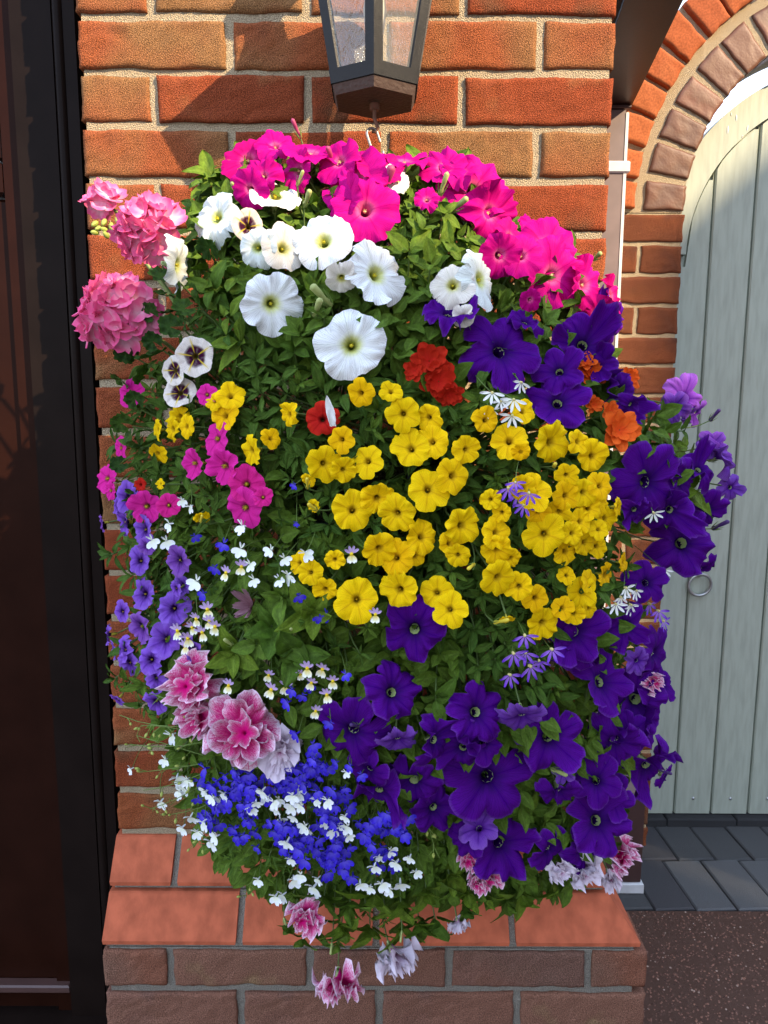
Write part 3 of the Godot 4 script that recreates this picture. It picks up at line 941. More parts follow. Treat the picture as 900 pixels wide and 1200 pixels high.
func plant_materials() -> void:
	# fine relief of veins fanning out from the base of a petal
	var S := 256
	var im := Image.create(S, S, false, Image.FORMAT_RGB8)
	var n := FastNoiseLite.new()
	n.seed = 5
	n.frequency = 0.02
	for y in S:
		var v := float(y) / S
		for x in S:
			var u := float(x) / S
			var w := n.get_noise_2d(x, y) * 0.03
			var f := 0.0
			for k in range(-4, 5):
				var c := 0.5 + k * 0.115 * (0.35 + 0.65 * v) + w
				f = maxf(f, 1.0 - absf(u - c) / (0.012 + 0.008 * (1.0 if k == 0 else 0.0)))
			if v > 0.45:
				for k in range(-5, 5):
					var c := 0.5 + (k + 0.5 + 0.45 * (1.0 - (v - 0.45) / 0.55) * (0.5 if k % 2 == 0 else -0.5)) * 0.115 * (0.35 + 0.65 * v) + w * 1.5
					f = maxf(f, 0.7 * (1.0 - absf(u - c) / 0.010))
			f = clampf(f, 0.0, 1.0)
			var g := 1.0 - f * 0.16 + n.get_noise_2d(x * 6.0, y * 6.0) * 0.05
			im.set_pixel(x, y, Color(g, g, g))
	tex.vein = ImageTexture.create_from_image(im)
	# strongly veined petal: pale ground, red-purple net
	var im2 := Image.create(S, S, false, Image.FORMAT_RGB8)
	var im3 := Image.create(S, S, false, Image.FORMAT_RGB8)
	for y in S:
		var v := float(y) / S
		for x in S:
			var u := float(x) / S
			var net := 1.0 - absf(n.get_noise_2d(x * 3.6, y * 0.9)) * 4.2
			net = maxf(net, (1.0 - absf(n.get_noise_2d(x * 5.0 + 900.0, y * 3.0)) * 5.0) * 0.8)
			var f := clampf(net, 0.0, 1.0) * 0.8 + 0.1
			f = clampf(f + (1.0 - v) * 1.7 - 0.15, 0.0, 1.0) * (1.0 - smoothstep(0.93, 1.0, v) * 0.8)
			var deep := Color(0.56, 0.008, 0.16)
			var pale := Color(0.78, 0.38, 0.54)
			pale = pale.lerp(Color(0.86, 0.70, 0.80), smoothstep(0.72, 0.95, v))
			im2.set_pixel(x, y, pale.lerp(deep, f).linear_to_srgb())
			var f3 := clampf(clampf(net, 0.0, 1.0) * 0.75 + (0.42 - v) * 1.5, 0.0, 1.0)
			im3.set_pixel(x, y, Color(0.72, 0.62, 0.70).lerp(Color(0.30, 0.04, 0.17), f3).linear_to_srgb())
	tex.veined = ImageTexture.create_from_image(im2)
	tex.veined_pale = ImageTexture.create_from_image(im3)
	var p := coloured(0.55)
	p.albedo_texture = tex.vein
	p.metallic_specular = 0.12
	p.heightmap_enabled = true
	p.heightmap_texture = tex.vein
	p.heightmap_scale = 0.05
	p.backlight_enabled = true
	p.backlight = Color(0.6, 0.6, 0.6)
	M.petal = p
	var aged: StandardMaterial3D = p.duplicate()
	aged.albedo_color = Color(0.97, 0.93, 0.88)
	M.petal_aged = aged
	var fresh: StandardMaterial3D = p.duplicate()
	fresh.albedo_color = Color(0.97, 0.99, 0.97)
	M.petal_fresh = fresh
	var velvet: StandardMaterial3D = p.duplicate()
	velvet.roughness = 0.7
	M.velvet = velvet
	var q: StandardMaterial3D = p.duplicate()
	q.albedo_texture = tex.veined
	M.veined = q
	var q2: StandardMaterial3D = p.duplicate()
	q2.albedo_texture = tex.veined_pale
	M.veined_pale = q2
	var s := coloured(0.5)
	s.backlight_enabled = true
	s.backlight = Color(0.55, 0.55, 0.55)
	s.metallic_specular = 0.15
	M.small_petal = s
	M.stem = coloured(0.6)
	var lf := Image.create(S, S, false, Image.FORMAT_RGB8)
	for y in S:
		var v := float(y) / S
		for x in S:
			var u := absf(float(x) / S - 0.5) * 2.0
			var w := n.get_noise_2d(x * 1.5, y * 1.5) * 0.05
			var f := 1.0 - u / 0.05
			var ph := fposmod((v - u * 0.16 + w) * 9.0, 1.0)
			f = maxf(f, (1.0 - absf(ph - 0.5) / 0.09) * (1.0 - u * 0.6))
			f = clampf(f, 0.0, 1.0)
			var g := 0.86 + f * 0.14 + n.get_noise_2d(x * 7.0, y * 7.0) * 0.16 + n.get_noise_2d(x * 1.2 + 500.0, y * 1.2) * 0.12
			lf.set_pixel(x, y, Color(g, g, g * 0.97))
	tex.leaf = ImageTexture.create_from_image(lf)
	for k in 3:
		var l := coloured(0.55 + 0.05 * k)
		l.albedo_texture = tex.leaf
		l.heightmap_enabled = true
		l.heightmap_texture = tex.leaf
		l.heightmap_scale = -0.12
		l.albedo_color = [Color(0.78, 0.84, 0.74), Color(0.88, 0.9, 0.78), Color(1.0, 0.98, 0.78)][k]
		l.metallic_specular = 0.25
		l.backlight_enabled = true
		l.backlight = Color(0.4, 0.5, 0.2)
		M["leaf%d" % k] = l

# a fused five-lobed trumpet, radius 1, facing +z, its rim near z = 0
# o: lobes, notch, ruffle, depth, cup, point, throat_r; colours eye, throat, mid, edge, rib
func corolla(st: SurfaceTool, o: Dictionary, sd: int) -> void:
	st.set_smooth_group(0)
	var lobes: int = o.get("lobes", 5)
	var na: int = o.get("na", 60)
	var nr: int = o.get("nr", 13)
	var off := sd * 37.3
	var notch: float = o.get("notch", 0.1)
	var ruffle: float = o.get("ruffle", 0.08)
	var depth: float = o.get("depth", 0.75)
	var cup: float = o.get("cup", 0.15)
	var point: float = o.get("point", 0.0)
	var tr: float = o.get("throat_r", 0.17)
	var rs := RandomNumberGenerator.new()
	rs.seed = sd * 91 + 7
	var lobe_len := []
	var lobe_bend := []
	for k in lobes:
		lobe_len.append(1.0 + rs.randf_range(-0.09, 0.07))
		lobe_bend.append(rs.randf_range(-1.0, 1.0) * o.get("bend", 0.12))
	grid(st, na, nr, func(u, v):
		var th: float = u * TAU
		var lk: int = int(floor(fposmod(u * lobes, lobes))) % lobes
		var x: float = fposmod(u * lobes, 1.0) - 0.5
		var a: float = 1.0 - pow(absf(x) * 2.0, 2.2)      # 1 at the middle of a lobe, 0 between lobes
		var wn: float = smoothstep(0.0, 0.25, a)
		var r: float
		var z: float
		if v < 0.28:
			var t: float = v / 0.28
			r = lerpf(0.05, tr, t * t * 0.6 + t * 0.4)
			z = lerpf(-depth, -cup - 0.02, t)
		else:
			var t: float = (v - 0.28) / 0.72
			var L: float = 1.0 - notch * pow(1.0 - a, 1.6) + point * pow(maxf(a, 0.0), 6.0)
			L *= lerpf(1.0, lobe_len[lk], wn)
			L += nz.get_noise_2d(cos(th) * 26.0 + off, sin(th) * 26.0 + off) * 0.10
			r = lerpf(tr, L, pow(t, 0.86))
			z = -cup * pow(1.0 - t, 1.7)
			z += ruffle * t * t * (nz.get_noise_2d(cos(th) * 34.0 + off * 2.0, sin(th) * 34.0 + t * 8.0) * 3.2)
			z += lobe_bend[lk] * wn * t * t
			z += 0.016 * t * sin(th * lobes * 5.0 + nz.get_noise_2d(t * 20.0 + off, th * 9.0) * 6.0)
			z -= o.get("recurve", 0.1) * pow(t, 3.0) * (0.5 + 0.5 * a)
			z -= 0.045 * t * (1.0 - a) - 0.03 * t * exp(-x * x * 260.0)
		var g := nz.get_noise_2d(cos(th) * v * 60.0 + off * 3.0, sin(th) * v * 60.0)
		var c: Color
		if v < 0.30:
			c = lmix(o.eye, o.throat, v / 0.30)
		else:
			c = lmix(o.throat, o.mid, (v - 0.30) / (o.get("throat_fade", 0.14) as float))
			c = lmix(c, o.edge, smoothstep(o.get("edge_in", 0.55) as float, o.get("edge_out", 1.0) as float, v) + g * (o.get("mottle", 0.5) as float))
			c = lmix(c, o.rib, exp(-x * x * 420.0) * o.get("ribs", 0.4) * (1.0 - smoothstep(0.6, 1.0, v)))
			if o.has("rim"):  # pale margin: painted highlight of the folds, and the paler petal backs
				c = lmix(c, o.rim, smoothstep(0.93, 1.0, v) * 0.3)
			if o.has("star"):
				c = lmix(c, o.star, exp(-pow(x * o.get("star_w", 9.0) / maxf(0.15, 1.15 - v), 2.0)) * (1.0 - smoothstep(o.get("star_in", 0.6) as float, o.get("star_out", 0.75) as float, v)))
		return [Vector3(cos(th) * r, sin(th) * r, z), c, Vector2(fposmod(u * lobes, 1.0) if true else u, v)])

func calyx_mesh(col: Color, tube_col: Color, depth: float) -> ArrayMesh:
	var st := begin()
	st.set_smooth_group(0)
	lathe_z(st, [Vector2(0.15, -depth * 0.42), Vector2(0.10, -depth * 0.75), Vector2(0.075, -depth * 1.02)], 8, tube_col)
	for k in 5:
		var a := TAU * k / 5 + 0.3
		var d := Vector3(cos(a), sin(a), 0)
		var s := Vector3(-sin(a), cos(a), 0)
		var b := Vector3(0, 0, -depth * 1.08)
		var tip := d * 0.26 + Vector3(0, 0, -depth * 0.62)
		var m := d * 0.15 + Vector3(0, 0, -depth * 0.85)
		for q in [b, m + s * 0.045, tip, b, tip, m - s * 0.045]:
			st.set_color(col)
			st.set_uv(Vector2.ZERO)
			st.add_vertex(q)
	return done(st)

func lathe_z(st: SurfaceTool, prof: Array, sides: int, col: Color) -> void:
	st.set_smooth_group(0)
	for i in prof.size() - 1:
		for k in sides:
			var g0 := TAU * k / sides
			var g1 := TAU * (k + 1) / sides
			var f := func(g: float, p: Vector2): return Vector3(cos(g) * p.x, sin(g) * p.x, p.y)
			for q in [f.call(g0, prof[i]), f.call(g1, prof[i + 1]), f.call(g1, prof[i]), f.call(g0, prof[i]), f.call(g0, prof[i + 1]), f.call(g1, prof[i + 1])]:
				st.set_color(col)
				st.set_uv(Vector2.ZERO)
				st.add_vertex(q)

func eye_mesh(col: Color, r: float, z: float) -> ArrayMesh:
	var st := begin()
	lathe_z(st, [Vector2(0.0, z + r * 0.9), Vector2(r * 0.7, z + r * 0.55), Vector2(r, z), Vector2(r * 0.6, z - r * 0.5)], 8, col)
	for k in 5:
		var a := TAU * k / 5
		tube(st, [Vector3(cos(a) * r * 0.4, sin(a) * r * 0.4, z - r), Vector3(cos(a) * r, sin(a) * r, z + r * 1.4)], r * 0.18, r * 0.28, 4, col * 1.1)
	return done(st)

# one separate petal in the xy plane from the origin outwards along angle a
func petal(st: SurfaceTool, a: float, L: float, W: float, cup: float, tip: float, base: Color, end: Color, sd := 0, r0 := 0.06, lift := 0.0, nu := 6, nv := 8, crumple := 0.16) -> void:
	st.set_smooth_group(0)
	var d := Vector3(cos(a), sin(a), 0)
	var s := Vector3(-sin(a), cos(a), 0)
	grid(st, nu, nv, func(u, v):
		var w: float = sin(PI * pow(clampf(v, 0.0, 1.0), 0.75) * 0.92 + 0.05)
		w = pow(maxf(w, 0.0), 0.75)
		var x: float = (u - 0.5) * 2.0
		var notch: float = tip * (1.0 - absf(x)) * v * v * 0.12
		var p: Vector3 = d * (r0 + L * (v - notch)) + s * x * W * w * (0.35 + 0.65 * v)
		p.z += cup * (x * x * 0.25 * v + v * v * 0.5) * L + lift * v + nz.get_noise_2d(x * 14.0 + sd * 17.0, v * 18.0 + sd * 5.0) * crumple * L * v
		return [p, lmix(base, end, v * 1.3 - 0.1 + nz.get_noise_2d(x * 30.0 + sd * 7.0, v * 30.0) * 0.4), Vector2(u, v)])

func leaf_mesh(W: float, shape: float, sd: int, col: Color, rib: Color, curl: float) -> ArrayMesh:
	# length 1 along +y, upper side towards +z
	var st := begin()
	st.set_smooth_group(0)
	var off := sd * 11.0
	grid(st, 6, 9, func(u, v):
		var x: float = (u - 0.5) * 2.0
		var w: float = pow(maxf(sin(PI * pow(v, shape)), 0.0), 0.8) * W + 0.018 * (1.0 - v)
		var y: float = v * 1.0
		var z: float = 0.14 * absf(x) * w * 2.2 - curl * v * v + nz.get_noise_2d(x * 10.0 + off, v * 22.0 + off) * 0.09 + 0.018 * sin(v * 26.0) * absf(x) * (1.0 - v)
		var c: Color = lmix(col, rib, exp(-x * x * 30.0) * 0.65 * (1.0 - v * 0.5))
		c = c * (1.0 + nz.get_noise_2d(x * 20.0 + off * 3.0, v * 40.0) * 0.5)
		return [Vector3(x * w + nz.get_noise_1d(v * 14.0 + off) * 0.1 * v, y, z), c, Vector2(u, v)])
	return done(st)

func round_leaf_mesh(sd: int) -> ArrayMesh:
	# scalloped, nearly round leaf with a darker zone
	var st := begin()
	st.set_smooth_group(0)
	grid(st, 40, 6, func(u, v):
		var a: float = lerpf(-0.5 * PI + 0.25, 1.5 * PI - 0.25, u)
		var r: float = v * (0.5 + 0.035 * sin(a * 14.0) * v + 0.03 * sin(a * 5.0 + sd))
		var z: float = 0.05 * sin(a * 7.0) * v * v + 0.12 * v * v
		var c := lmix(Color(0.06, 0.13, 0.028), Color(0.035, 0.075, 0.022), exp(-pow((v - 0.62) * 7.0, 2.0)))
		c = lmix(c, Color(0.13, 0.2, 0.06), pow(maxf(0.0, cos(a * 7.0)), 20.0) * (1.0 - v) * 0.8)
		return [Vector3(cos(a) * r, 0.5 + sin(a) * r, z), c, Vector2(u, v)])
	return done(st)

# ------------------------------------------------------------------ where things sit on the bulging mass of plants
const ROWS := [[150, 300, 520], [200, 200, 590], [250, 150, 620], [300, 120, 690], [350, 110, 730], [400, 110, 740], [450, 125, 760], [500, 115, 825], [550, 108, 850], [600, 112, 845], [650, 125, 820], [700, 130, 790], [750, 120, 790], [800, 125, 788], [850, 150, 785], [900, 165, 780], [950, 185, 760], [1000, 205, 745], [1040, 270, 700], [1080, 310, 580], [1120, 330, 510], [1180, 360, 440]]
const BULGE := [[140, 0.16], [200, 0.22], [260, 0.27], [330, 0.32], [430, 0.36], [560, 0.39], [720, 0.40], [850, 0.38], [930, 0.34], [1000, 0.29], [1060, 0.25], [1200, 0.22]]

func row_at(y: float) -> Vector2:
	for i in ROWS.size() - 1:
		if y <= ROWS[i + 1][0]:
			var t := clampf((y - ROWS[i][0]) / float(ROWS[i + 1][0] - ROWS[i][0]), 0.0, 1.0)
			return Vector2(lerpf(ROWS[i][1], ROWS[i + 1][1], t), lerpf(ROWS[i][2], ROWS[i + 1][2], t))
	return Vector2(360, 440)

func bulge(px: float, py: float) -> float:
	var top := 0.22
	for i in BULGE.size() - 1:
		if py >= BULGE[i][0] and py <= BULGE[i + 1][0]:
			top = lerpf(BULGE[i][1], BULGE[i + 1][1], (py - BULGE[i][0]) / float(BULGE[i + 1][0] - BULGE[i][0]))
	var e := row_at(py)
	var x := absf(px - (e.x + e.y) * 0.5) / maxf(40.0, (e.y - e.x) * 0.5)
	var edge := 0.095 if py < 960 else 0.15
	return edge + (top - edge) * sqrt(maxf(0.0, 1.0 - pow(minf(x, 1.0), 2.3)))

func outward(px: float, py: float) -> Vector3:
	var e := row_at(py)
	var x := clampf((px - (e.x + e.y) * 0.5) / maxf(60.0, (e.y - e.x) * 0.5), -1.1, 1.1)
	var y := clampf((560.0 - py) / 520.0, -1.0, 1.0)
	return Vector3(x * absf(x) * 0.75 + x * 0.25, 0.12 + y * 0.42, 1.0).normalized()

func facing(n: Vector3, spin: float) -> Basis:
	n = n.normalized()
	var up := Vector3.UP if absf(n.y) < 0.9 else Vector3.FORWARD
	var x := up.cross(n).normalized()
	var y := n.cross(x)
	return Basis(x, y, n) * Basis(Vector3.BACK, spin)

# ------------------------------------------------------------------ plants
var blooms := []
var tilt := 0.12
var plants := {}      # key -> {node, leaf kind, flowers: pixel spots, stems}
var soil := Vector3(-0.01, 1.15, 0.165)

func plant(key: String, called: String, label: String, category: String, cx: float, cy: float, leaf: String, group := "") -> Dictionary:
	var target := at(cx, cy, bulge(cx, cy))
	var off := target - soil
	var root := soil + Vector3(clampf(off.x, -0.1, 0.1), clampf(off.y * 0.15, -0.09, 0.0), clampf(off.z * 0.3, -0.03, 0.05))
	var o := thing(called, label, category, root, group)
	plants[key] = {"node": o, "leaf": leaf, "spots": [], "stems": [], "n_leaf": 0, "inner": []}
	return plants[key]

func stalk(P: Dictionary, from: Vector3, n: Vector3, reach: float, r: float, col := Color(0.09, 0.14, 0.03)) -> void:
	var root: Vector3 = P.node.position
	var dir := (root - from)
	var end := from + dir * minf(1.0, reach / maxf(dir.length(), 0.01))
	var m := from - n * (from.distance_to(end) * 0.45)
	m.y -= 0.0
	P.stems.append([from, m.lerp((from + end) * 0.5, 0.4), end, r, col])

func finish_stems() -> void:
	for key in plants:
		var P: Dictionary = plants[key]
		if P.stems.is_empty():
			continue
		var st := begin()
		var o: Vector3 = P.node.position
		for s in P.stems:
			var pts := []
			for k in 5:
				var t := k / 4.0
				pts.append(s[0] * (1 - t) * (1 - t) + s[1] * 2 * t * (1 - t) + s[2] * t * t - o)
			tube(st, pts, s[3], s[3] * 1.25, 5, s[4])
		var m := part("stems", done(st), M.stem, P.node)
		m.set_meta("kind", "stuff")

# one trumpet flower: corolla mesh with eye and calyx as sub-parts
func bloom(P: Dictionary, variants: Array, m: Material, eye: Mesh, calyx: Mesh, f: Array, lift := 0.0, depth := 0.75) -> void:
	var px: float = f[0]
	var py: float = f[1]
	var z := bulge(px, py) + lift + rng.randf_range(-0.006, 0.01)
	var pos := at(px, py, z)
	var dist := (EYE - pos).dot(cam_basis.z)
	var R: float = f[2] * 0.5 * dist / FOCAL
	var n := outward(px, py)
	if f.size() >= 5:
		n = Vector3(sin(deg_to_rad(f[3])) * cos(deg_to_rad(f[4])), sin(deg_to_rad(f[4])), cos(deg_to_rad(f[3])) * cos(deg_to_rad(f[4])))
		n = (n + Vector3(rng.randf_range(-1, 1), rng.randf_range(-1, 1) + 0.1, 0) * tilt).normalized()
	else:
		n = (n + Vector3(rng.randf_range(-0.5, 0.5), rng.randf_range(-0.35, 0.42), 0.15)).normalized()
		R *= 1.06
	var b := facing(n, rng.randf() * TAU)
	var sq := Vector3(rng.randf_range(0.93, 1.07), rng.randf_range(0.93, 1.07), rng.randf_range(0.85, 1.15))
	var tr := Transform3D(b * Basis.from_scale(sq * R), pos)
	if m == M.petal and rng.randf() < 0.5:
		m = M.petal_aged if rng.randf() < 0.4 else M.petal_fresh
	var fl := put("flower", variants[rng.randi() % variants.size()], m, P.node, tr)
	if eye:
		part("eye", eye, M.small_petal, fl)
	if calyx:
		part("calyx", calyx, M.stem, fl)
	blooms.append(Vector3(px, py, f[2]))
	P.spots.append(Vector2(px, py))
	stalk(P, pos - n * R * depth, n, maxf(0.13, pos.distance_to(P.node.position) * 0.8), 0.0011)

func make_variants(count: int, o: Dictionary, sd: int) -> Array:
	var out := []
	for k in count:
		var st := begin()
		var q := o.duplicate()
		q.ruffle = o.get("ruffle", 0.08) * (0.7 + 0.25 * k)
		q.bend = o.get("bend", 0.12) * (0.6 + 0.35 * k)
		q.cup = o.get("cup", 0.15) * (0.75 + 0.2 * (k % 3))
		corolla(st, q, sd + k)
		out.append(done(st))
	return out

func cluster_small(P: Dictionary, called: String, variants: Array, m: Material, list: Array, lift: float, size := 1.0, face_cam := 0.5, stem_len := 0.06, wild := 0.35) -> void:
	for f in list:
		var px: float = f[0]
		var py: float = f[1]
		var pos := at(px, py, bulge(px, py) + lift + rng.randf_range(-0.012, 0.012))
		var dist := (EYE - pos).dot(cam_basis.z)
		var R: float = f[2] * 0.5 * size * dist / FOCAL
		var n := (outward(px, py) + Vector3(rng.randf_range(-0.5, 0.5) * (1.0 + wild), rng.randf_range(-0.35, 0.25) * (1.0 + wild), face_cam)).normalized()
		var b := facing(n, rng.randf_range(-wild, wild))
		put(called, variants[rng.randi() % variants.size()], m, P.node, Transform3D(b * Basis.from_scale(Vector3.ONE * R), pos))
		P.spots.append(Vector2(px, py))
		var back := pos - n * R * 0.3
		var inner := back + Vector3(rng.randf_range(-0.02, 0.02), rng.randf_range(-0.005, 0.03), -0.05 - stem_len * 0.3)
		P.stems.append([back, (back + inner) * 0.5 + Vector3(rng.randf_range(-0.012, 0.012), rng.randf_range(-0.004, 0.012), 0.004), inner, 0.0005, Color(0.10, 0.16, 0.03)])

func spread(list: Array, count: int, poly: Array, lo: float, hi: float) -> Array:
	var out := list.duplicate()
	var pv := PackedVector2Array()
	var mn := Vector2(1e9, 1e9)
	var mx := -mn
	for p in poly:
		pv.append(Vector2(p[0], p[1]))
		mn = mn.min(Vector2(p[0], p[1]))
		mx = mx.max(Vector2(p[0], p[1]))
	var tries := 0
	while count > 0 and tries < 9000:
		tries += 1
		var q := Vector2(rng.randf_range(mn.x, mx.x), rng.randf_range(mn.y, mx.y))
		if not Geometry2D.is_point_in_polygon(q, pv):
			continue
		var ok := true
		for o in out:
			if Vector2(o[0], o[1]).distance_to(q) < 6.0:
				ok = false
				break
		if ok:
			out.append([q.x, q.y, rng.randf_range(lo, hi)])
			count -= 1
	return out

func begonia_heads(base: Color, tip: Color, sd: int) -> Array:
	var out := []
	for k in 3:
		var st := begin()
		for q in 14:
			var ring := q / 5
			petal(st, q * 2.4 + k, 0.95 - ring * 0.22, 0.5 - ring * 0.08, 0.3 + 0.4 * ring, -0.4, base, tip, sd + k * 20 + q, 0.03, 0.0)
		out.append(done(st))
	return out

func clumps(list: Array, groups: int, each: int, poly: Array, lo: float, hi: float, sd: float) -> Array:
	# uneven tufts of flowers inside an outline
	var out := list.duplicate()
	for c in spread([], groups, poly, 1, 1):
		for k in each + rng.randi_range(-2, 2):
			out.append([c[0] + rng.randfn(0.0, sd), c[1] + rng.randfn(0.0, sd * 0.85), rng.randf_range(lo, hi)])
	return out

func make_plants() -> void:
	rng.seed = 77
	var calyx := calyx_mesh(GREEN_SEPAL, Color(0.3, 0.36, 0.14), 0.75)
	# ---- white petunias
	var white := {"notch": 0.15, "ruffle": 0.085, "bend": 0.2, "cup": 0.18, "recurve": 0.14, "eye": Color(0.35, 0.38, 0.03), "throat": Color(0.62, 0.64, 0.22), "mid": Color(0.84, 0.85, 0.82), "edge": Color(0.86, 0.87, 0.86), "rib": Color(0.72, 0.74, 0.62), "ribs": 0.5, "throat_fade": 0.12}
	var wv := make_variants(4, white, 1)
	var weye := eye_mesh(Color(0.62, 0.52, 0.04), 0.055, -0.22)
	var P := plant("white", "white_petunia", "white petunia with big ruffled trumpets near the top of the basket", "petunia", 380, 320, "ovate")
	for f in [[250, 252, 66, -25, 12], [323, 224, 66, 20, 48], [300, 290, 50, -10, -5], [333, 290, 62, 35, 10], [318, 356, 76, 18, -4], [378, 280, 76, -8, 20], [443, 320, 84, 32, 8], [412, 404, 90, 2, 2], [530, 333, 56, -12, 18], [567, 326, 74, 48, 10], [466, 208, 40, 30, 10], [400, 328, 40, 0, -40], [542, 372, 30, -20, -30], [214, 312, 64, 86, -5]]:
		bloom(P, wv, M.petal, weye, calyx, f, 0.012)
	# hanging spent petals
	for f in [[383, 480, 0.032, 0.012]]:
		var st := begin()
		petal(st, -PI / 2 + 0.12, 1.0, 0.24, 0.25, 0.0, Color(0.74, 0.72, 0.66), Color(0.82, 0.8, 0.76), int(f[0]), 0.0, 0.0, 8, 10, 0.4)
		var pos := at(f[0], f[1] - 30.0 * f[2] / 0.058, bulge(f[0], f[1]) + 0.035)
		put("spent_petal", done(st), M.petal, P.node, Transform3D(Basis(Vector3.UP, 0.5).scaled(Vector3.ONE * f[2]), pos))
	# ---- magenta petunias
	var mag := {"notch": 0.09, "ruffle": 0.12, "cup": 0.2, "recurve": 0.1, "bend": 0.2, "eye": Color(0.45, 0.02, 0.16), "throat": Color(0.66, 0.10, 0.28), "mid": Color(0.50, 0.004, 0.185), "edge": Color(0.53, 0.006, 0.205), "rib": Color(0.33, 0.002, 0.10), "ribs": 0.6, "throat_fade": 0.1}
	var mv := make_variants(4, mag, 11)
	var meye := eye_mesh(Color(0.7, 0.55, 0.3), 0.05, -0.24)
	P = plant("magenta", "magenta_petunia", "hot magenta petunia with ruffled blooms below the lantern", "petunia", 470, 230, "ovate")
	for f in [[288, 184, 66, -12, 15], [292, 222, 50, -20, -10], [364, 174, 72, 5, 58], [346, 198, 50, -30, 10], [415, 206, 84, -28, 20], [428, 243, 90, 8, 12], [475, 184, 56, 10, 55], [402, 232, 60, -40, 10], [556, 218, 92, 14, 15], [577, 248, 74, 25, -5], [540, 200, 50, -25, 40], [588, 300, 60, 20, -10], [641, 285, 76, 12, 20], [652, 320, 86, 20, 8], [628, 262, 44, 20, 50], [688, 332, 72, 35, 5], [718, 345, 52, 45, 10], [700, 368, 46, 25, -20], [622, 352, 30, 10, -20], [500, 232, 34, -10, 30], [600, 275, 50, 40, 20], [322, 168, 52, -5, 40], [395, 186, 60, -20, 25], [446, 196, 58, 15, 30], [520, 192, 60, -5, 35], [306, 204, 50, -25, 10], [612, 298, 56, 0, 10]]:
		bloom(P, mv, M.petal, meye, calyx, f, 0.02)
	# ---- purple petunias: two plants
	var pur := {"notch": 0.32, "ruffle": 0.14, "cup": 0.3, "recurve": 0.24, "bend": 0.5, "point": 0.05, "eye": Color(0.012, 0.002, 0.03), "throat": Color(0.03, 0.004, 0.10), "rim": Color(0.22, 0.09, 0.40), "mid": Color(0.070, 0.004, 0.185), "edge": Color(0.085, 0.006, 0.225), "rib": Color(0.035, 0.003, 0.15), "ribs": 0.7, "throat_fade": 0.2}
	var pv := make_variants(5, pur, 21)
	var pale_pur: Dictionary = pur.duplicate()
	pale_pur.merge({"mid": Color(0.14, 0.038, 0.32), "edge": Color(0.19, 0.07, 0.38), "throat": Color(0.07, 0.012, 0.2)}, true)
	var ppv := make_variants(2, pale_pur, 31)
	var peye := eye_mesh(Color(0.34, 0.33, 0.26), 0.015, -0.24)
	tilt = 0.42
	P = plant("purple_top", "purple_petunia", "deep purple petunia trailing out over the pale gate", "petunia", 700, 470, "ovate", "deep purple petunias")
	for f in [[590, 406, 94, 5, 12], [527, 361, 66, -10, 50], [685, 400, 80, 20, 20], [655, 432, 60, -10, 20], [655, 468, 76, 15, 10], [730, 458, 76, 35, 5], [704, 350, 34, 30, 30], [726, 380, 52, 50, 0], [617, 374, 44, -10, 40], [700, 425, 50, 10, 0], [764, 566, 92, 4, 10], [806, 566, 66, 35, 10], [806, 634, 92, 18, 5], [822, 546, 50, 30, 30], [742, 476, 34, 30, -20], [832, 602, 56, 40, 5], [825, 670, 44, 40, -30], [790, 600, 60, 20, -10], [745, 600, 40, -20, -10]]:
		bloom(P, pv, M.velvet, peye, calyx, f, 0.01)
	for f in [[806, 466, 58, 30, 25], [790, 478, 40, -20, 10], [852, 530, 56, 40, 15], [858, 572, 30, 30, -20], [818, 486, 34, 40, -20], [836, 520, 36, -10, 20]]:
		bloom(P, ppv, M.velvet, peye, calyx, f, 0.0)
	P = plant("purple_low", "purple_petunia", "deep purple petunia massed under the yellow flowers", "petunia", 610, 870, "ovate", "deep purple petunias")
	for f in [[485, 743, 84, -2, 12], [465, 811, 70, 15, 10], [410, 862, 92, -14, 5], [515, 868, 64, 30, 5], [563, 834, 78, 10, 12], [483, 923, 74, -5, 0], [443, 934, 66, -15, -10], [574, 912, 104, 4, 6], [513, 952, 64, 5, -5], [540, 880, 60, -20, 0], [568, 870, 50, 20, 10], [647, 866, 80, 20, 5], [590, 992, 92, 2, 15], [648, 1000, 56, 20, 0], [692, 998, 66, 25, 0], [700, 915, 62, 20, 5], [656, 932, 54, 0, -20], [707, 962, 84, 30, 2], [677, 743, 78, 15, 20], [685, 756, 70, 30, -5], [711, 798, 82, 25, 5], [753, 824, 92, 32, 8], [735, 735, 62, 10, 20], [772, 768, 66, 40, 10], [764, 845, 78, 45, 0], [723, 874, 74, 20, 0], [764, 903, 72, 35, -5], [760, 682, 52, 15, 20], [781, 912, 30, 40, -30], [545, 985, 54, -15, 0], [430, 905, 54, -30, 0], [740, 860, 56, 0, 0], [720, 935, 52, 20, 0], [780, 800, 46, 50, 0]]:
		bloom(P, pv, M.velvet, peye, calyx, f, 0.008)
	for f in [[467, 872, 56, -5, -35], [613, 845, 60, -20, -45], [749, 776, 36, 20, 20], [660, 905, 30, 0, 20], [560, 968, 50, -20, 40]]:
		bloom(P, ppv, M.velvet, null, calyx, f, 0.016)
	tilt = 0.12
	# ---- yellow calibrachoa
	var yel := {"notch": 0.15, "ruffle": 0.075, "cup": 0.24, "recurve": 0.18, "bend": 0.14, "depth": 0.9, "eye": Color(0.28, 0.16, 0.008), "throat": Color(0.62, 0.36, 0.008), "mid": Color(0.92, 0.55, 0.006), "edge": Color(0.93, 0.59, 0.008), "rib": Color(0.68, 0.32, 0.004), "ribs": 0.75, "throat_fade": 0.1, "na": 50, "nr": 10, "throat_r": 0.15}
	var yv := make_variants(5, yel, 41)
	var cal9 := calyx_mesh(Color(0.13, 0.2, 0.03), Color(0.5, 0.42, 0.03), 0.9)
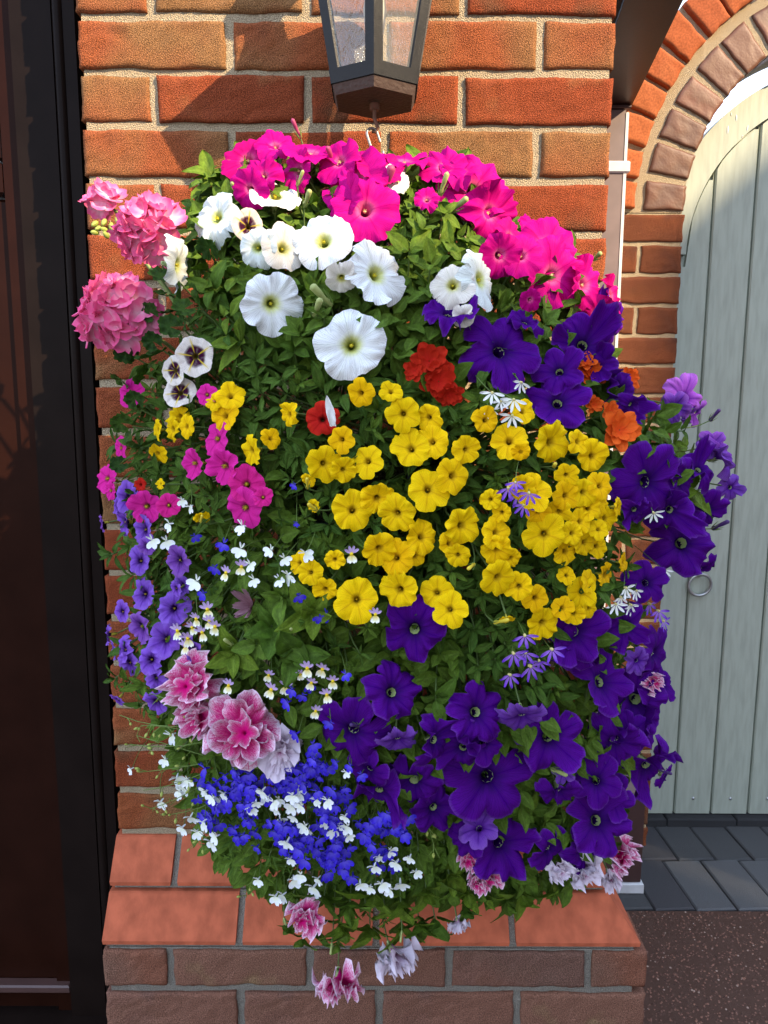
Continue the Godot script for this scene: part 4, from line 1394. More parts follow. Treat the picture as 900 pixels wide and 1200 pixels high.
	var yeye := eye_mesh(Color(0.42, 0.25, 0.01), 0.05, -0.28)
	P = plant("yellow", "yellow_calibrachoa", "golden yellow calibrachoa covering the middle of the basket", "calibrachoa", 530, 590, "narrow", "calibrachoas with small trumpets")
	for f in [[473, 485, 42], [502, 489, 32], [422, 461, 32], [458, 458, 26], [337, 486, 30, -50, 0], [481, 525, 45], [506, 517, 38], [400, 515, 32], [380, 544, 44], [403, 551, 32], [430, 540, 38], [547, 527, 32], [570, 492, 32], [597, 516, 42], [613, 481, 28], [532, 558, 44], [502, 573, 50], [413, 597, 48], [442, 585, 40], [465, 602, 44], [543, 617, 46], [583, 624, 40], [583, 645, 38], [495, 629, 40], [463, 653, 42], [445, 644, 42], [487, 652, 28], [537, 651, 30], [527, 637, 26], [392, 656, 24], [350, 660, 28], [364, 671, 30], [418, 702, 52], [381, 692, 30], [467, 692, 44], [512, 694, 38], [527, 714, 42], [585, 678, 42], [608, 688, 34], [613, 573, 32], [588, 601, 24], [649, 519, 48], [679, 517, 30], [696, 535, 38], [664, 557, 28], [664, 581, 36], [624, 577, 42], [638, 626, 50], [664, 646, 32], [628, 701, 32], [685, 577, 34], [704, 569, 34], [690, 595, 30], [681, 611, 32], [688, 637, 34], [711, 607, 30], [726, 594, 26, 55, 0], [704, 588, 30], [683, 694, 36], [692, 681, 30], [711, 674, 30], [732, 659, 24, 55, 0], [637, 731, 40], [660, 712, 28], [673, 719, 28], [692, 713, 26], [664, 674, 22], [594, 727, 20, 0, -50], [575, 585, 26], [632, 600, 28], [655, 600, 28], [672, 625, 30], [700, 640, 28], [702, 620, 26], [600, 655, 26], [610, 530, 22]]:
		bloom(P, yv, M.petal, yeye, cal9, f, 0.014, 0.9)
	for f in [[270, 463, 34], [262, 487, 34], [293, 528, 38, -50, 0], [318, 513, 26, 30, 30], [210, 488, 28], [200, 503, 30], [217, 500, 28], [183, 504, 28, -60, 0], [184, 532, 26, -20, -20], [187, 567, 14], [236, 608, 20, 20, -30], [360, 563, 20, -30, -20], [367, 593, 17, -30, -20], [250, 470, 22]]:
		bloom(P, yv, M.petal, yeye, cal9, f, 0.01, 0.9)
	# ---- magenta calibrachoa
	var mc: Dictionary = yel.duplicate()
	mc.merge({"eye": Color(0.3, 0.22, 0.01), "throat": Color(0.42, 0.02, 0.16), "mid": Color(0.66, 0.02, 0.27), "edge": Color(0.70, 0.028, 0.31), "rib": Color(0.38, 0.005, 0.13), "recurve": 0.08}, true)
	var mcv := make_variants(3, mc, 51)
	var mceye := eye_mesh(Color(0.45, 0.36, 0.03), 0.1, -0.2)
	P = plant("magenta_small", "magenta_calibrachoa", "magenta calibrachoa with small yellow eyed blooms beside the yellow ones", "calibrachoa", 220, 540, "narrow", "calibrachoas with small trumpets")
	for f in [[153, 460, 36, -25, 10], [140, 525, 32, -50, 0], [123, 560, 36], [252, 513, 44], [225, 543, 38, -40, 0], [260, 547, 44], [288, 567, 44], [285, 596, 46], [308, 582, 24], [170, 594, 38], [197, 592, 30], [242, 462, 26], [128, 575, 24, -40, 0]]:
		bloom(P, mcv, M.petal, mceye, cal9, f, 0.012, 0.9)
	# ---- violet calibrachoa
	var vc: Dictionary = yel.duplicate()
	vc.merge({"eye": Color(0.03, 0.01, 0.02), "throat": Color(0.018, 0.003, 0.05), "mid": Color(0.19, 0.065, 0.46), "edge": Color(0.27, 0.12, 0.58), "rib": Color(0.08, 0.015, 0.24), "throat_fade": 0.28, "recurve": 0.1}, true)
	var vcv := make_variants(4, vc, 61)
	var vceye := eye_mesh(Color(0.4, 0.3, 0.03), 0.055, -0.24)
	P = plant("violet", "violet_calibrachoa", "violet calibrachoa with dark throats trailing down beside the door", "calibrachoa", 165, 690, "narrow", "calibrachoas with small trumpets")
	for f in [[148, 584, 36], [143, 612, 34], [167, 621, 36], [118, 613, 22, -60, 0], [162, 657, 36], [208, 657, 36], [167, 696, 36], [202, 713, 38], [212, 686, 24], [142, 717, 26, -30, 0], [162, 736, 38], [192, 749, 40], [175, 773, 38], [144, 762, 34, -40, 0], [125, 744, 26, -60, 0], [180, 796, 36], [150, 778, 32, -30, -10], [137, 821, 22, -40, -40], [182, 824, 34, -10, -20], [225, 764, 36], [136, 592, 24, -50, 0], [205, 690, 20], [172, 640, 22], [132, 762, 26, -60, 0], [240, 640, 0]]:
		if f[2] > 0:
			bloom(P, vcv, M.petal, vceye, cal9, f, 0.012, 0.9)
	# ---- striped calibrachoa, red calibrachoa
	var sc: Dictionary = yel.duplicate()
	sc.merge({"eye": Color(0.5, 0.36, 0.02), "throat": Color(0.03, 0.004, 0.02), "mid": Color(0.05, 0.006, 0.03), "edge": Color(0.82, 0.74, 0.66), "rib": Color(0.75, 0.55, 0.03), "edge_in": 0.52, "edge_out": 0.64, "mottle": 0.3, "ribs": 1.0, "throat_fade": 0.1, "recurve": 0.04, "ruffle": 0.03, "notch": 0.06, "nr": 16}, true)
	var scv := make_variants(2, sc, 71)
	P = plant("striped", "striped_calibrachoa", "pale calibrachoa with dark centres and yellow star lines", "calibrachoa", 220, 440, "narrow", "calibrachoas with small trumpets")
	for f in [[228, 417, 48, 5, 8], [203, 434, 36, -35, 5], [210, 459, 40, 0, 25], [290, 264, 40, 5, 5]]:
		bloom(P, scv, M.petal, null, cal9, f, 0.016, 0.9)
	var rc: Dictionary = yel.duplicate()
	rc.merge({"eye": Color(0.1, 0.01, 0.005), "throat": Color(0.25, 0.01, 0.008), "mid": Color(0.52, 0.018, 0.012), "edge": Color(0.56, 0.025, 0.015), "rib": Color(0.3, 0.005, 0.005)}, true)
	var rcv := make_variants(2, rc, 81)
	P = plant("red_small", "red_calibrachoa", "single scarlet calibrachoa bloom among the yellow ones", "calibrachoa", 378, 490, "narrow", "calibrachoas with small trumpets")
	for f in [[378, 491, 42, 0, 5], [164, 568, 16, -20, 0], [134, 545, 12, -40, 0]]:
		bloom(P, rcv, M.petal, null, cal9, f, 0.008, 0.9)
	# ---- double petunias
	var dv := []
	for k in 3:
		var st := begin()
		for layer in 4:
			var tmp := begin()
			var sc2 := [1.0, 0.82, 0.6, 0.4][layer] as float
			corolla(tmp, {"notch": 0.3, "ruffle": 0.34, "cup": 0.3 - layer * 0.02, "recurve": 0.2 - 0.1 * layer, "bend": 0.45, "point": 0.16, "depth": 0.7, "na": 60, "nr": 12, "eye": Color(0.8, 0.8, 0.8), "throat": Color.WHITE, "mid": Color.WHITE, "edge": Color.WHITE, "rib": Color(0.9, 0.8, 0.85), "ribs": 0.3}, 90 + k * 7 + layer)
			st.append_from(done(tmp), 0, Transform3D(Basis(Vector3(0.2, 0.1, 1).normalized(), layer * 0.9).scaled(Vector3(sc2, sc2, sc2)), Vector3(0.05 * sin(layer * 2.0 + k), 0.06 * cos(layer * 3.0), 0.11 * layer)))
		dv.append(st.commit())
	P = plant("double", "double_petunia", "frilly double petunia with pink veined blooms and broad bright leaves", "petunia", 280, 850, "broad")
	for f in [[224, 800, 74, -32, 10], [232, 842, 56, -20, -20], [284, 856, 90, 2, 6]]:
		bloom(P, dv, M.veined, null, calyx, f, 0.03)
	for f in [[325, 880, 66, 25, -10]]:
		bloom(P, dv, M.veined_pale, null, calyx, f, 0.012)
	var P2 := plant("double_low", "double_petunia", "mauve veined double petunia drooping over the red plinth", "petunia", 420, 1080, "broad")
	for f in [[358, 1076, 46, -20, -10], [396, 1156, 58, 5, -35]]:
		bloom(P2, dv, M.veined, null, calyx, f, 0.03)
	for f in [[464, 1124, 56, 30, -38], [536, 1084, 24, 20, -60]]:
		bloom(P2, dv, M.veined_pale, null, calyx, f, 0.03)
	var P3 := plant("veined", "veined_petunia", "pink veined petunia peeping out under the purple blooms by the plinth", "petunia", 640, 1010, "ovate")
	for f in [[730, 1006, 44, 35, 0], [766, 800, 24, 40, 0], [574, 1029, 34, -10, -20], [551, 1008, 30, -30, 0], [560, 1036, 26, -20, -20]]:
		bloom(P3, dv, M.veined, null, calyx, f, 0.012)
	for f in [[657, 1020, 32, 10, -20], [685, 1022, 44, 15, -20], [715, 1030, 30, 20, -40]]:
		bloom(P3, dv, M.veined_pale, null, calyx, f, 0.012)
	# dried mauve bud of the double petunia
	var sd2 := begin()
	for k in 14:
		petal(sd2, TAU * k / 14 * 2.4, 0.5 + 0.5 * fmod(k * 0.37, 1.0), 0.3, 1.2, 0.0, Color(0.2, 0.08, 0.1), Color(0.34, 0.19, 0.22), k, 0.02, 0.5)
	put("dried_flower", done(sd2), M.petal, P.node, Transform3D(facing(Vector3(-0.4, 0.35, 0.9), 0).scaled(Vector3.ONE * 0.018), at(294, 710, bulge(294, 710) + 0.012)))
	# ---- geranium
	var gv := []
	for k in 4:
		var st := begin()
		for q in 6:
			var pale := Color(0.84, 0.50, 0.60)
			petal(st, TAU * q / 5.0 + (0.5 if q > 4 else 0.0) + k, 0.95 if q < 5 else 0.6, 0.72, 0.3 + 0.3 * (q % 2) + (0.6 if q > 4 else 0.0), 0.4, pale, Color(0.78, 0.115, 0.29), k * 9 + q, 0.05, 0.0, 7, 9, 0.035)
		gv.append(done(st))
	P = plant("geranium", "pink_geranium", "pink geranium with round flower heads leaning towards the door", "geranium", 150, 320, "round")
	for h in [[180, 272, 37, 29, 13, 1.3], [142, 370, 42, 36, 15, 1.35], [120, 237, 20, 10, 4, 1.0]]:
		var hp := at(h[0], h[1], bulge(h[0], h[1]) + 0.035)
		var pxm := (EYE - hp).dot(cam_basis.z) / FOCAL
		var sth := begin()
		var face := Vector3(-0.25, 0.15, 1).normalized()
		var fb := facing(face, 0)
		var spots := []
		var base: Vector3 = hp - face * h[3] * pxm * 0.8
		for i in h[4]:
			var t: float = (i + 0.5) / float(h[4])
			var rad: float = sqrt(t)
			var ang: float = i * 2.39996
			var d := Vector3(cos(ang) * rad * h[2], sin(ang) * rad * h[3], sqrt(maxf(0.0, 1.0 - rad * rad * 0.9)) * h[3] * 0.85) * pxm
			var w := hp + fb * d
			spots.append([w, (fb * Vector3(d.x / h[2], d.y / h[3], d.z / h[3]).normalized() + face * 0.25).normalized()])
			tube(sth, [base - base, w - base], 0.0011, 0.0009, 4, Color(0.16, 0.2, 0.05))
		var head := put("flower_head", done(sth), M.stem, P.node, Transform3D(Basis.IDENTITY, base))
		for s in spots:
			var R: float = rng.randf_range(15.5, 19.5) * pxm * h[5]
			part("floret", gv[rng.randi() % 4], M.small_petal, head, Transform3D(facing(s[1] + Vector3(rng.randf_range(-0.3, 0.3), rng.randf_range(-0.3, 0.3), 0), rng.randf() * TAU) * Basis.from_scale(Vector3.ONE * R), s[0] - base))
		P.spots.append(Vector2(h[0] + 50, h[1] + 30))
		P.stems.append([base, base + Vector3(0.03, -0.02, -0.01), at(h[0] + 100, h[1] + 70, 0.16), 0.0022, Color(0.15, 0.2, 0.05)])
	var budm := begin()
	lathe_z(budm, [Vector2(0.0, 1.0), Vector2(0.22, 0.8), Vector2(0.34, 0.4), Vector2(0.25, 0.05), Vector2(0.08, -0.1)], 8, Color(0.30, 0.34, 0.06))
	var bud := done(budm)
	for k in 13:
		var a := k * 2.4
		var rr := sqrt(k / 13.0) * 19.0
		var pos := at(130 + cos(a) * rr, 268 + sin(a) * rr * 0.85, bulge(130, 268) + 0.045)
		put("bud", bud, M.stem, P.node, Transform3D(facing(Vector3(cos(a) * 0.8, sin(a) * 0.8 - 0.3, 0.6), 0) * Basis.from_scale(Vector3.ONE * 0.011), pos))
	P.stems.append([at(132, 270, bulge(130, 268) + 0.04), at(165, 290, 0.15), at(225, 385, 0.15), 0.0022, Color(0.2, 0.25, 0.06)])
	P.stems.append([at(122, 244, bulge(120, 237) + 0.03), at(128, 252, 0.13), at(132, 270, 0.13), 0.0011, Color(0.25, 0.15, 0.08)])
	# ---- begonias, orange and red
	var bv := begonia_heads(Color(0.70, 0.07, 0.012), Color(0.80, 0.135, 0.02), 0)
	var bo := begonia_heads(Color(0.55, 0.022, 0.014), Color(0.55, 0.03, 0.014), 60)
	P = plant("begonia_orange", "orange_begonia", "bright orange begonia glowing between purple petunias and gate pillar", "begonia", 725, 500, "ovate")
	for f in [[726, 504, 54, 10, 10], [692, 436, 44, 20, 20], [738, 444, 30, 30, 10], [687, 424, 26, 0, 30], [696, 474, 24, 10, 0], [716, 482, 26, 0, 20]]:
		bloom(P, bv, M.petal, null, null, f, 0.0)
	P = plant("begonia_red", "red_begonia", "dark red begonia below the white petunias", "begonia", 505, 435, "ovate")
	for f in [[503, 423, 46, 5, 10], [486, 434, 30, -20, 0], [514, 447, 52, 10, -5], [527, 462, 34, 10, -30]]:
		bloom(P, bo, M.petal, null, null, f, -0.004)
	# ---- lobelias
	var lob := func(c0: Color, c1: Color, sd: int):
		var out := []
		for k in 3:
			var st := begin()
			for q in [[-90, 1.0, 0.46], [-142, 0.95, 0.46], [-38, 0.95, 0.46], [68, 0.62, 0.15], [112, 0.62, 0.15]]:
				petal(st, deg_to_rad(q[0]) + 0.1 * k, q[1], q[2], 0.3 if q[1] > 0.7 else 0.9, 0.0, c0, c1, sd + k * 5 + int(q[0]), 0.05, 0.0, 4, 5)
			lathe_z(st, [Vector2(0.12, 0.02), Vector2(0.1, -0.4), Vector2(0.06, -0.6)], 5, c1)
			out.append(done(st))
		return out
	var blue: Array = lob.call(Color(0.13, 0.10, 0.60), Color(0.045, 0.022, 0.52), 3)
	var wlob: Array = lob.call(Color(0.78, 0.8, 0.6), Color(0.80, 0.82, 0.84), 5)
	P = plant("lobelia_blue", "blue_lobelia", "deep blue trailing lobelia in a dense fringe below the pink blooms", "lobelia", 350, 930, "tiny", "trailing lobelias")
	var bl := [[228, 628, 16], [262, 637, 19], [252, 665, 19], [238, 695, 18], [350, 698, 18], [375, 723, 18], [382, 720, 20], [345, 568, 12], [347, 613, 10], [347, 860, 20], [367, 872, 20], [377, 897, 20], [387, 847, 18], [363, 803, 18], [337, 823, 20], [342, 808, 18], [355, 815, 16], [405, 790, 16]]
	bl = clumps(bl, 30, 8, [[235, 870], [262, 900], [345, 880], [385, 850], [402, 905], [425, 950], [470, 955], [505, 965], [508, 1000], [470, 1005], [380, 1015], [330, 1030], [285, 1005], [240, 955], [228, 900]], 14, 23, 11.0)
	cluster_small(P, "flower", blue, M.small_petal, bl, 0.02, 1.05, 0.2, 0.06, 0.9)
	P = plant("lobelia_white", "white_lobelia", "small white lobelia scattered through the blue fringe", "lobelia", 330, 960, "tiny", "trailing lobelias")
	var wl := [[213, 586, 14], [222, 594, 14], [198, 614, 17], [195, 634, 18], [178, 633, 18], [283, 616, 19], [282, 643, 19], [317, 644, 16], [293, 661, 16], [297, 679, 16], [230, 681, 20], [333, 654, 16], [358, 648, 19], [337, 674, 21], [327, 679, 16], [200, 862, 20], [207, 912, 20], [214, 922, 20], [219, 914, 18], [210, 928, 16], [188, 940, 17], [153, 901, 12], [307, 927, 19], [349, 920, 21], [342, 932, 18], [383, 938, 18], [391, 973, 17], [193, 890, 15], [223, 958, 18], [237, 964, 19], [213, 970, 17], [247, 987, 20], [253, 980, 17], [230, 975, 16], [336, 987, 20], [340, 1007, 15], [344, 1031, 20], [367, 1040, 23], [322, 1051, 18], [302, 1031, 15], [331, 1049, 17], [422, 1036, 17], [438, 1016, 18], [447, 1036, 20], [469, 1036, 20], [464, 1011, 18], [444, 1004, 16], [487, 1022, 15], [458, 996, 15], [480, 1005, 15], [352, 1025, 16], [372, 1030, 15], [434, 1040, 15], [457, 1042, 16], [405, 905, 12], [262, 930, 13]]
	wl = clumps(wl, 6, 4, [[240, 900], [350, 900], [500, 980], [480, 1010], [340, 1030], [250, 970]], 14, 18, 9.0)
	cluster_small(P, "flower", wlob, M.small_petal, wl, 0.03, 1.2, 0.4, 0.06, 0.8)
	# wiry shoots with tiny buds at the fringe
	for w in [[232, 850, 140, 838], [236, 870, 152, 872], [238, 885, 160, 862], [240, 905, 168, 926], [245, 915, 176, 948], [236, 895, 163, 905], [250, 940, 188, 955], [232, 860, 165, 850], [300, 1020, 288, 1052], [262, 960, 228, 985], [500, 960, 512, 1000], [240, 830, 175, 812]]:
		var a := at(w[0], w[1], bulge(w[0], w[1]))
		var e := at(w[2], w[3], bulge(w[0], w[1]) - 0.02)
		var m := (a + e) * 0.5 + Vector3(0, rng.randf_range(-0.012, 0.016), 0.012)
		P.stems.append([e, m, a, 0.0005, Color(0.12, 0.19, 0.03)])
		for k in 7:
			var t := rng.randf_range(0.0, 0.85)
			var q := e * (1 - t) * (1 - t) + m * 2 * t * (1 - t) + a * t * t
			var d := Vector3(rng.randf_range(-1, 1), rng.randf_range(-1, 0.6), rng.randf_range(0, 1)).normalized()
			var tip := q + d * rng.randf_range(0.006, 0.014)
			P.stems.append([tip, (tip + q) * 0.5, q, 0.0004, Color(0.14, 0.21, 0.03)])
			if k < 4:
				put("bud", bud, M.stem, P.node, Transform3D(facing(d, 0) * Basis.from_scale(Vector3.ONE * rng.randf_range(0.0045, 0.007)), tip))
	# ---- nemesia
	var nv := []
	for k in 3:
		var st := begin()
		petal(st, -PI / 2 - 0.35, 0.85, 0.42, 0.4, 0.5, Color(0.75, 0.6, 0.05), Color(0.82, 0.82, 0.72), k, 0.1, 0.0, 4, 6)
		petal(st, -PI / 2 + 0.35, 0.85, 0.42, 0.4, 0.5, Color(0.75, 0.6, 0.05), Color(0.82, 0.82, 0.72), k + 3, 0.1, 0.0, 4, 6)
		for a in [35.0, 72.0, 108.0, 145.0]:
			petal(st, deg_to_rad(a), 0.75, 0.22, 0.4, 0.0, Color(0.5, 0.35, 0.55), Color(0.50, 0.38, 0.62), k + int(a), 0.08, 0.0, 4, 5)
		lathe_z(st, [Vector2(0.0, 0.2), Vector2(0.16, 0.12), Vector2(0.2, -0.02)], 6, Color(0.8, 0.58, 0.03))
		nv.append(done(st))
	P = plant("nemesia", "nemesia", "lilac and white nemesia with tiny yellow lips near the pink blooms", "nemesia", 310, 770, "tiny")
	cluster_small(P, "flower", nv, M.small_petal, [[265, 671, 22], [283, 664, 22], [243, 714, 24], [208, 739, 24], [220, 748, 24], [237, 741, 24], [252, 734, 24], [217, 757, 22], [230, 725, 22], [245, 728, 20], [225, 735, 20], [318, 808, 24], [335, 804, 22], [360, 783, 24], [378, 784, 24], [390, 798, 22], [383, 814, 22], [315, 791, 18], [268, 803, 22], [370, 833, 20], [365, 800, 20], [412, 649, 24], [440, 720, 22], [352, 790, 16]], 0.022, 1.0, 0.9)
	# ---- scaevola
	var fan := func(c0: Color, c1: Color):
		var out := []
		for k in 2:
			var st := begin()
			for q in 5:
				petal(st, deg_to_rad(-90.0 + (q - 2) * 40.0) + 0.1 * k, 1.0, 0.2, 0.25, -0.5, c0, c1, q + k * 5, 0.1, 0.0, 4, 6)
			lathe_z(st, [Vector2(0.0, 0.1), Vector2(0.13, 0.05), Vector2(0.12, -0.25)], 6, Color(0.7, 0.62, 0.25))
			out.append(done(st))
		return out
	var fanp: Array = fan.call(Color(0.38, 0.2, 0.6), Color(0.16, 0.045, 0.50))
	var fanw: Array = fan.call(Color(0.78, 0.78, 0.62), Color(0.80, 0.80, 0.80))
	P = plant("scaevola_purple", "purple_fan_flower", "violet fan flowers in loose clusters among yellow and purple blooms", "fan flower", 615, 680, "narrow", "fan flowers")
	cluster_small(P, "flower", fanp, M.small_petal, [[596, 572, 28], [607, 580, 28], [620, 578, 26], [614, 592, 26], [604, 565, 22], [615, 745, 28], [602, 766, 30], [622, 781, 32], [647, 761, 30], [598, 791, 28], [616, 765, 28], [632, 775, 24], [772, 716, 26], [762, 708, 24], [778, 728, 22]], 0.025, 1.0, 0.7)
	P = plant("scaevola_white", "white_fan_flower", "white fan flowers in small clusters beside yellow and purple blooms", "fan flower", 600, 470, "narrow", "fan flowers")
	cluster_small(P, "flower", fanw, M.small_petal, [[577, 460, 26], [602, 468, 28], [611, 448, 24], [600, 487, 26], [575, 480, 20], [587, 470, 22], [734, 689, 24], [722, 708, 24], [740, 709, 24], [746, 692, 22], [728, 700, 20], [766, 601, 22], [779, 668, 18]], 0.022, 1.0, 0.7)
	buds()
	foliage()
	finish_stems()

func buds() -> void:
	# long green and tinted buds standing among the petunias
	var mk := func(tip: Color):
		var st := begin()
		lathe_z(st, [Vector2(0.0, 1.0), Vector2(0.11, 0.9), Vector2(0.10, 0.6), Vector2(0.07, 0.3), Vector2(0.12, 0.08), Vector2(0.05, -0.05)], 7, tip)
		for k in 5:
			var a := TAU * k / 5
			tube(st, [Vector3(cos(a) * 0.07, sin(a) * 0.07, 0.0), Vector3(cos(a) * 0.16, sin(a) * 0.16, 0.25), Vector3(cos(a) * 0.22, sin(a) * 0.22, 0.5)], 0.035, 0.008, 4, Color(0.14, 0.22, 0.04))
		return done(st)
	var green: ArrayMesh = mk.call(Color(0.34, 0.38, 0.12))
	var plum: ArrayMesh = mk.call(Color(0.30, 0.03, 0.10))
	var gold: ArrayMesh = mk.call(Color(0.62, 0.48, 0.03))
	var dark: ArrayMesh = mk.call(Color(0.06, 0.02, 0.12))
	for b in [[275, 220, 0.026, "white", green], [360, 232, 0.03, "white", green], [376, 346, 0.04, "white", green], [372, 360, 0.035, "white", green], [452, 214, 0.05, "magenta", plum], [347, 150, 0.025, "magenta", plum], [388, 183, 0.03, "magenta", plum], [538, 240, 0.035, "magenta", green], [520, 215, 0.03, "magenta", green], [700, 300, 0.03, "magenta", green], [352, 208, 0.02, "magenta", green], [588, 728, 0.022, "yellow", gold], [360, 566, 0.018, "yellow", gold], [366, 594, 0.018, "yellow", gold], [236, 608, 0.015, "yellow", gold], [552, 664, 0.02, "yellow", gold], [650, 545, 0.02, "yellow", gold], [845, 615, 0.03, "purple_top", dark], [838, 486, 0.025, "purple_top", dark], [656, 905, 0.025, "purple_low", green], [780, 905, 0.022, "purple_low", dark], [415, 850, 0.02, "purple_low", dark], [343, 740, 0.018, "double", green], [268, 753, 0.02, "double", green], [240, 818, 0.02, "double", green], [335, 1085, 0.02, "double_low", green], [388, 1112, 0.015, "double_low", green], [470, 1098, 0.015, "double_low", green]]:
		var P: Dictionary = plants[b[3]]
		var n := (outward(b[0], b[1]) * 0.5 + Vector3(rng.randf_range(-0.7, 0.7), rng.randf_range(-0.1, 0.9), 0.35)).normalized()
		if b[1] > 1050:
			n = Vector3(rng.randf_range(-0.3, 0.3), -0.8, 0.4).normalized()
		var pos := at(b[0], b[1], bulge(b[0], b[1]) + 0.02)
		put("bud", b[4], M.stem, P.node, Transform3D(facing(n, rng.randf() * TAU) * Basis.from_scale(Vector3.ONE * b[2]), pos - n * b[2] * 0.5))
		stalk(P, pos - n * b[2] * 0.5, n, 0.08, 0.0009)

var leaf_kinds := {}

func nearest_plant(p: Vector2) -> String:
	var best := 1e9
	var key := ""
	for k in plants:
		for s in plants[k].spots:
			var d: float = s.distance_squared_to(p)
			if d < best:
				best = d
				key = k
	return key

func foliage() -> void:
	var mid := Color(0.155, 0.255, 0.038)
	var deep := Color(0.115, 0.21, 0.038)
	var rib := Color(0.20, 0.29, 0.08)
	leaf_kinds = {
		"ovate": {"m": [], "len": [19, 42], "n": [4, 6]}, "broad": {"m": [], "len": [22, 50], "n": [5, 7]},
		"narrow": {"m": [], "len": [13, 30], "n": [5, 8]}, "tiny": {"m": [], "len": [11, 20], "n": [5, 7]}, "round": {"m": [], "len": [30, 46], "n": [1, 2]}}
	for k in 4:
		leaf_kinds.ovate.m.append(leaf_mesh(0.235 + 0.03 * (k % 2), 0.85, k, mid, rib, 0.12 + 0.12 * k))
		leaf_kinds.broad.m.append(leaf_mesh(0.27 + 0.03 * (k % 2), 0.8, 10 + k, mid, rib, 0.1 + 0.1 * k))
		leaf_kinds.narrow.m.append(leaf_mesh(0.15 + 0.02 * (k % 2), 0.95, 20 + k, deep, rib, 0.1 + 0.14 * k))
		leaf_kinds.tiny.m.append(leaf_mesh(0.11 + 0.03 * (k % 2), 1.0, 30 + k, deep, rib, 0.1 + 0.14 * k))
		leaf_kinds.round.m.append(round_leaf_mesh(k))
	# sprigs: rosettes of leaves at shoot tips, spread over the mass
	var spots := []
	# placed by eye: bright shoots that stand out
	for s in [[318, 735, "double", 1.25], [345, 765, "double", 1.3], [300, 755, "double", 1.0], [330, 700, "double", 0.9], [275, 765, "double", 0.9], [365, 720, "double", 0.9], [410, 1060, "double_low", 0.95], [440, 1050, "double_low", 0.95], [400, 1085, "double_low", 0.8], [340, 1085, "double_low", 0.6], [355, 1100, "double_low", 0.55], [470, 1060, "double_low", 0.9], [500, 1045, "double_low", 0.9], [380, 1050, "double_low", 0.8], [530, 1045, "double_low", 0.8], [545, 1065, "double_low", 0.6], [395, 1105, "double_low", 0.5], [480, 295, "magenta", 1.0], [505, 310, "magenta", 0.95], [495, 270, "magenta", 0.8], [520, 250, "magenta", 0.7], [510, 235, "magenta", 0.6], [640, 380, "purple_top", 0.9], [660, 395, "purple_top", 0.7], [790, 520, "purple_top", 0.6], [770, 510, "purple_top", 0.6], [800, 505, "purple_top", 0.6], [820, 575, "purple_top", 0.6], [700, 690, "purple_top", 0.8], [650, 905, "purple_low", 0.6], [665, 895, "purple_low", 0.6], [720, 935, "purple_low", 0.6], [730, 945, "purple_low", 0.5], [750, 770, "purple_low", 0.5], [150, 800, "violet", 1.0], [135, 795, "violet", 0.9], [130, 650, "violet", 0.9], [185, 375, "geranium", 0.8], [190, 410, "geranium", 0.9], [165, 480, "geranium", 0.9], [200, 345, "geranium", 0.8], [230, 360, "geranium", 0.9], [155, 500, "geranium", 0.8], [330, 345, "white", 1.0], [265, 370, "white", 0.9], [345, 410, "white", 1.0], [280, 400, "white", 1.0], [460, 420, "white", 1.0], [440, 380, "white", 0.9], [250, 340, "white", 1.1], [380, 370, "white", 0.7], [175, 440, "geranium", 0.9], [150, 455, "geranium", 0.8], [215, 385, "geranium", 0.9], [205, 325, "geranium", 0.8], [160, 420, "geranium", 0.8], [180, 520, "geranium", 0.8], [150, 540, "geranium", 0.8]]:
		spots.append(s)
	var tries := 0
	while spots.size() < 640 and tries < 12000:
		tries += 1
		var py := rng.randf_range(190.0, 1090.0)
		var e := row_at(py)
		var inset := 26.0 if py > 300 else 50.0
		if py > 850:
			inset = 44.0
		if py < 420:
			e.x = maxf(e.x, 170.0)
		var px := rng.randf_range(e.x + inset, e.y - inset)
		if px > 690 and py < 480:
			continue
		if px > 735 and py > 600:
			continue
		var ok := true
		for o in spots:
			if absf(o[0] - px) < 17 and absf(o[1] - py) < 17:
				ok = false
				break
		if ok:
			spots.append([px, py, nearest_plant(Vector2(px, py)), 1.0])
	for s in spots:
		var P: Dictionary = plants[s[2]]
		var kind: Dictionary = leaf_kinds[P.leaf]
		var px: float = s[0]
		var py: float = s[1]
		var big: bool = spots.find(s) < 58
		var pos := at(px, py, bulge(px, py) + (0.008 if big else rng.randf_range(-0.022, 0.004)))
		if not big or (P.leaf == "ovate" and rng.randf() < 0.7):
			var deep_in := 0.0
			for b in blooms:
				if b.z > 38.0 and Vector2(b.x, b.y).distance_to(Vector2(px, py)) < b.z * 0.62:
					deep_in = 0.04
			pos = at(px, py, maxf(0.05, bulge(px, py) - deep_in - rng.randf_range(0.004, 0.022)))
		var dist := (EYE - pos).dot(cam_basis.z)
		var axis := (outward(px, py) + Vector3(rng.randf_range(-0.45, 0.45), rng.randf_range(-0.2, 0.5), 0.0)).normalized()
		if py > 1030:
			axis = (outward(px, py) + Vector3(0, -0.7, 0)).normalized()
		var fb := facing(axis, rng.randf() * TAU)
		var n := rng.randi_range(kind.n[0], kind.n[1])
		var tint := rng.randi() % 3
		for i in n:
			var a := i * 2.39996 + rng.randf_range(-0.3, 0.3)
			var open := lerpf(0.55, 1.35, float(i) / n) + rng.randf_range(-0.2, 0.2)
			var dir: Vector3 = fb * Vector3(cos(a) * sin(open), sin(a) * sin(open), cos(open))
			var nrm := (axis - dir * axis.dot(dir))
			nrm = nrm.normalized() if nrm.length() > 0.05 else fb.x
			var bx := dir.cross(nrm).normalized()
			var L: float = rng.randf_range(kind.len[0], kind.len[1]) * s[3] * dist / FOCAL * (1.1 - 0.35 * float(n - i) / n)
			var tr := Transform3D(Basis(bx * L, dir * L, nrm * L), pos - axis * 0.008 * (i / float(n)) + dir * L * 0.08)
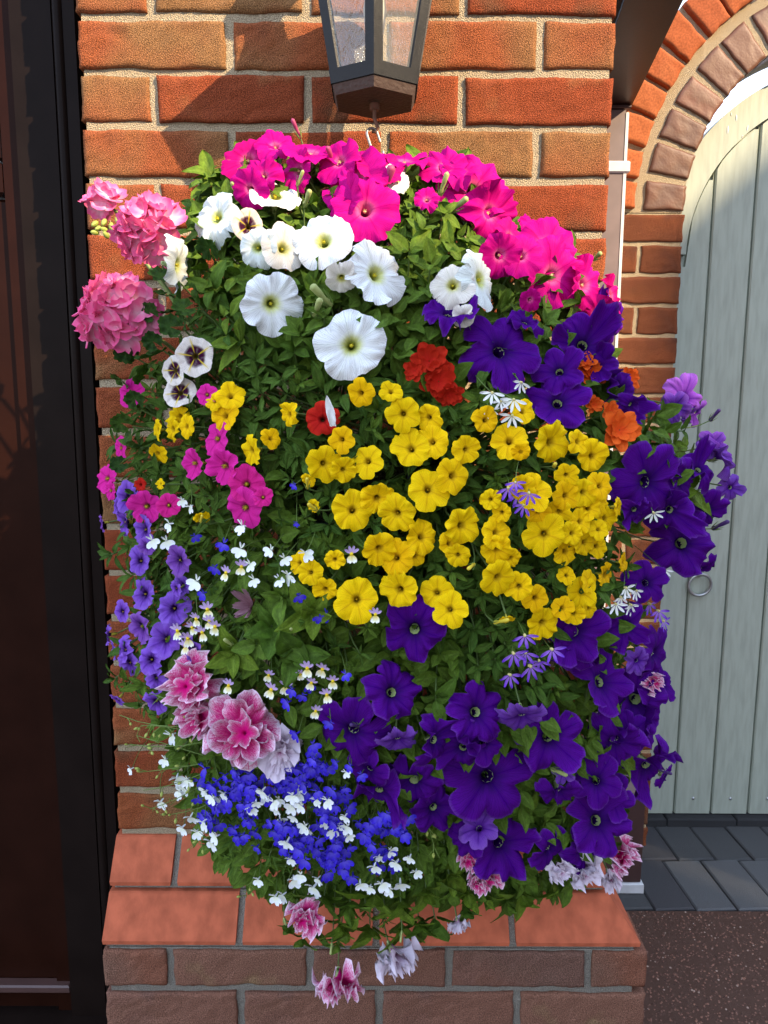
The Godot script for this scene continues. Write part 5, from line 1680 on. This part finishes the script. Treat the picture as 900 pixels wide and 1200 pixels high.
			var msh: ArrayMesh = kind.m[rng.randi() % 4]
			if P.n_leaf < 298:
				put("leaf", msh, M["leaf%d" % tint], P.node, tr)
				P.n_leaf += 1
			else:
				P.inner.append(tr)
		stalk(P, pos, axis, 0.12, 0.0010)
	# the leaves crowded inside
	for i in 7000:
		var py := rng.randf_range(200.0, 1050.0)
		var e := row_at(py)
		if py < 420:
			e.x = maxf(e.x, 190.0)
		var inset := 45.0
		var px := rng.randf_range(e.x + inset, e.y - inset)
		if px > 720 and (py < 490 or py > 600):
			continue
		var z := bulge(px, py)
		z -= rng.randf_range(0.02, minf(0.13, maxf(0.03, z - 0.03)))
		var pos := at(px, py, z)
		var P: Dictionary = plants[nearest_plant(Vector2(px, py))]
		var dir := (outward(px, py) * 0.5 + Vector3(rng.randf_range(-1, 1), rng.randf_range(-1, 0.8), rng.randf_range(-0.3, 0.8))).normalized()
		var nrm := (outward(px, py) + Vector3(rng.randf_range(-0.5, 0.5), rng.randf_range(0, 0.8), 0))
		nrm = (nrm - dir * nrm.dot(dir)).normalized()
		var bx := dir.cross(nrm).normalized()
		var L := rng.randf_range(0.02, 0.036)
		P.inner.append(Transform3D(Basis(bx * L, dir * L, nrm * L), pos))
	for key in plants:
		var P: Dictionary = plants[key]
		if P.inner.is_empty():
			continue
		var mm := MultiMesh.new()
		mm.transform_format = MultiMesh.TRANSFORM_3D
		mm.mesh = leaf_kinds[P.leaf if P.leaf != "round" and P.leaf != "tiny" else "ovate"].m[1]
		mm.instance_count = P.inner.size()
		for i in P.inner.size():
			var t: Transform3D = P.inner[i]
			t.origin -= P.node.position
			mm.set_instance_transform(i, t)
		var mi := MultiMeshInstance3D.new()
		mi.name = "inner_leaves"
		mi.multimesh = mm
		mi.material_override = M.leaf1
		mi.set_meta("kind", "stuff")
		P.node.add_child(mi, true)

func _ready() -> void:
	make_light()
	make_materials()
	brick_meshes()
	brown_meshes()
	make_ground()
	make_shade_houses()
	make_pier()
	make_door()
	make_arch()
	make_gate()
	make_pipe()
	make_lantern()
	plant_materials()
	make_plants()
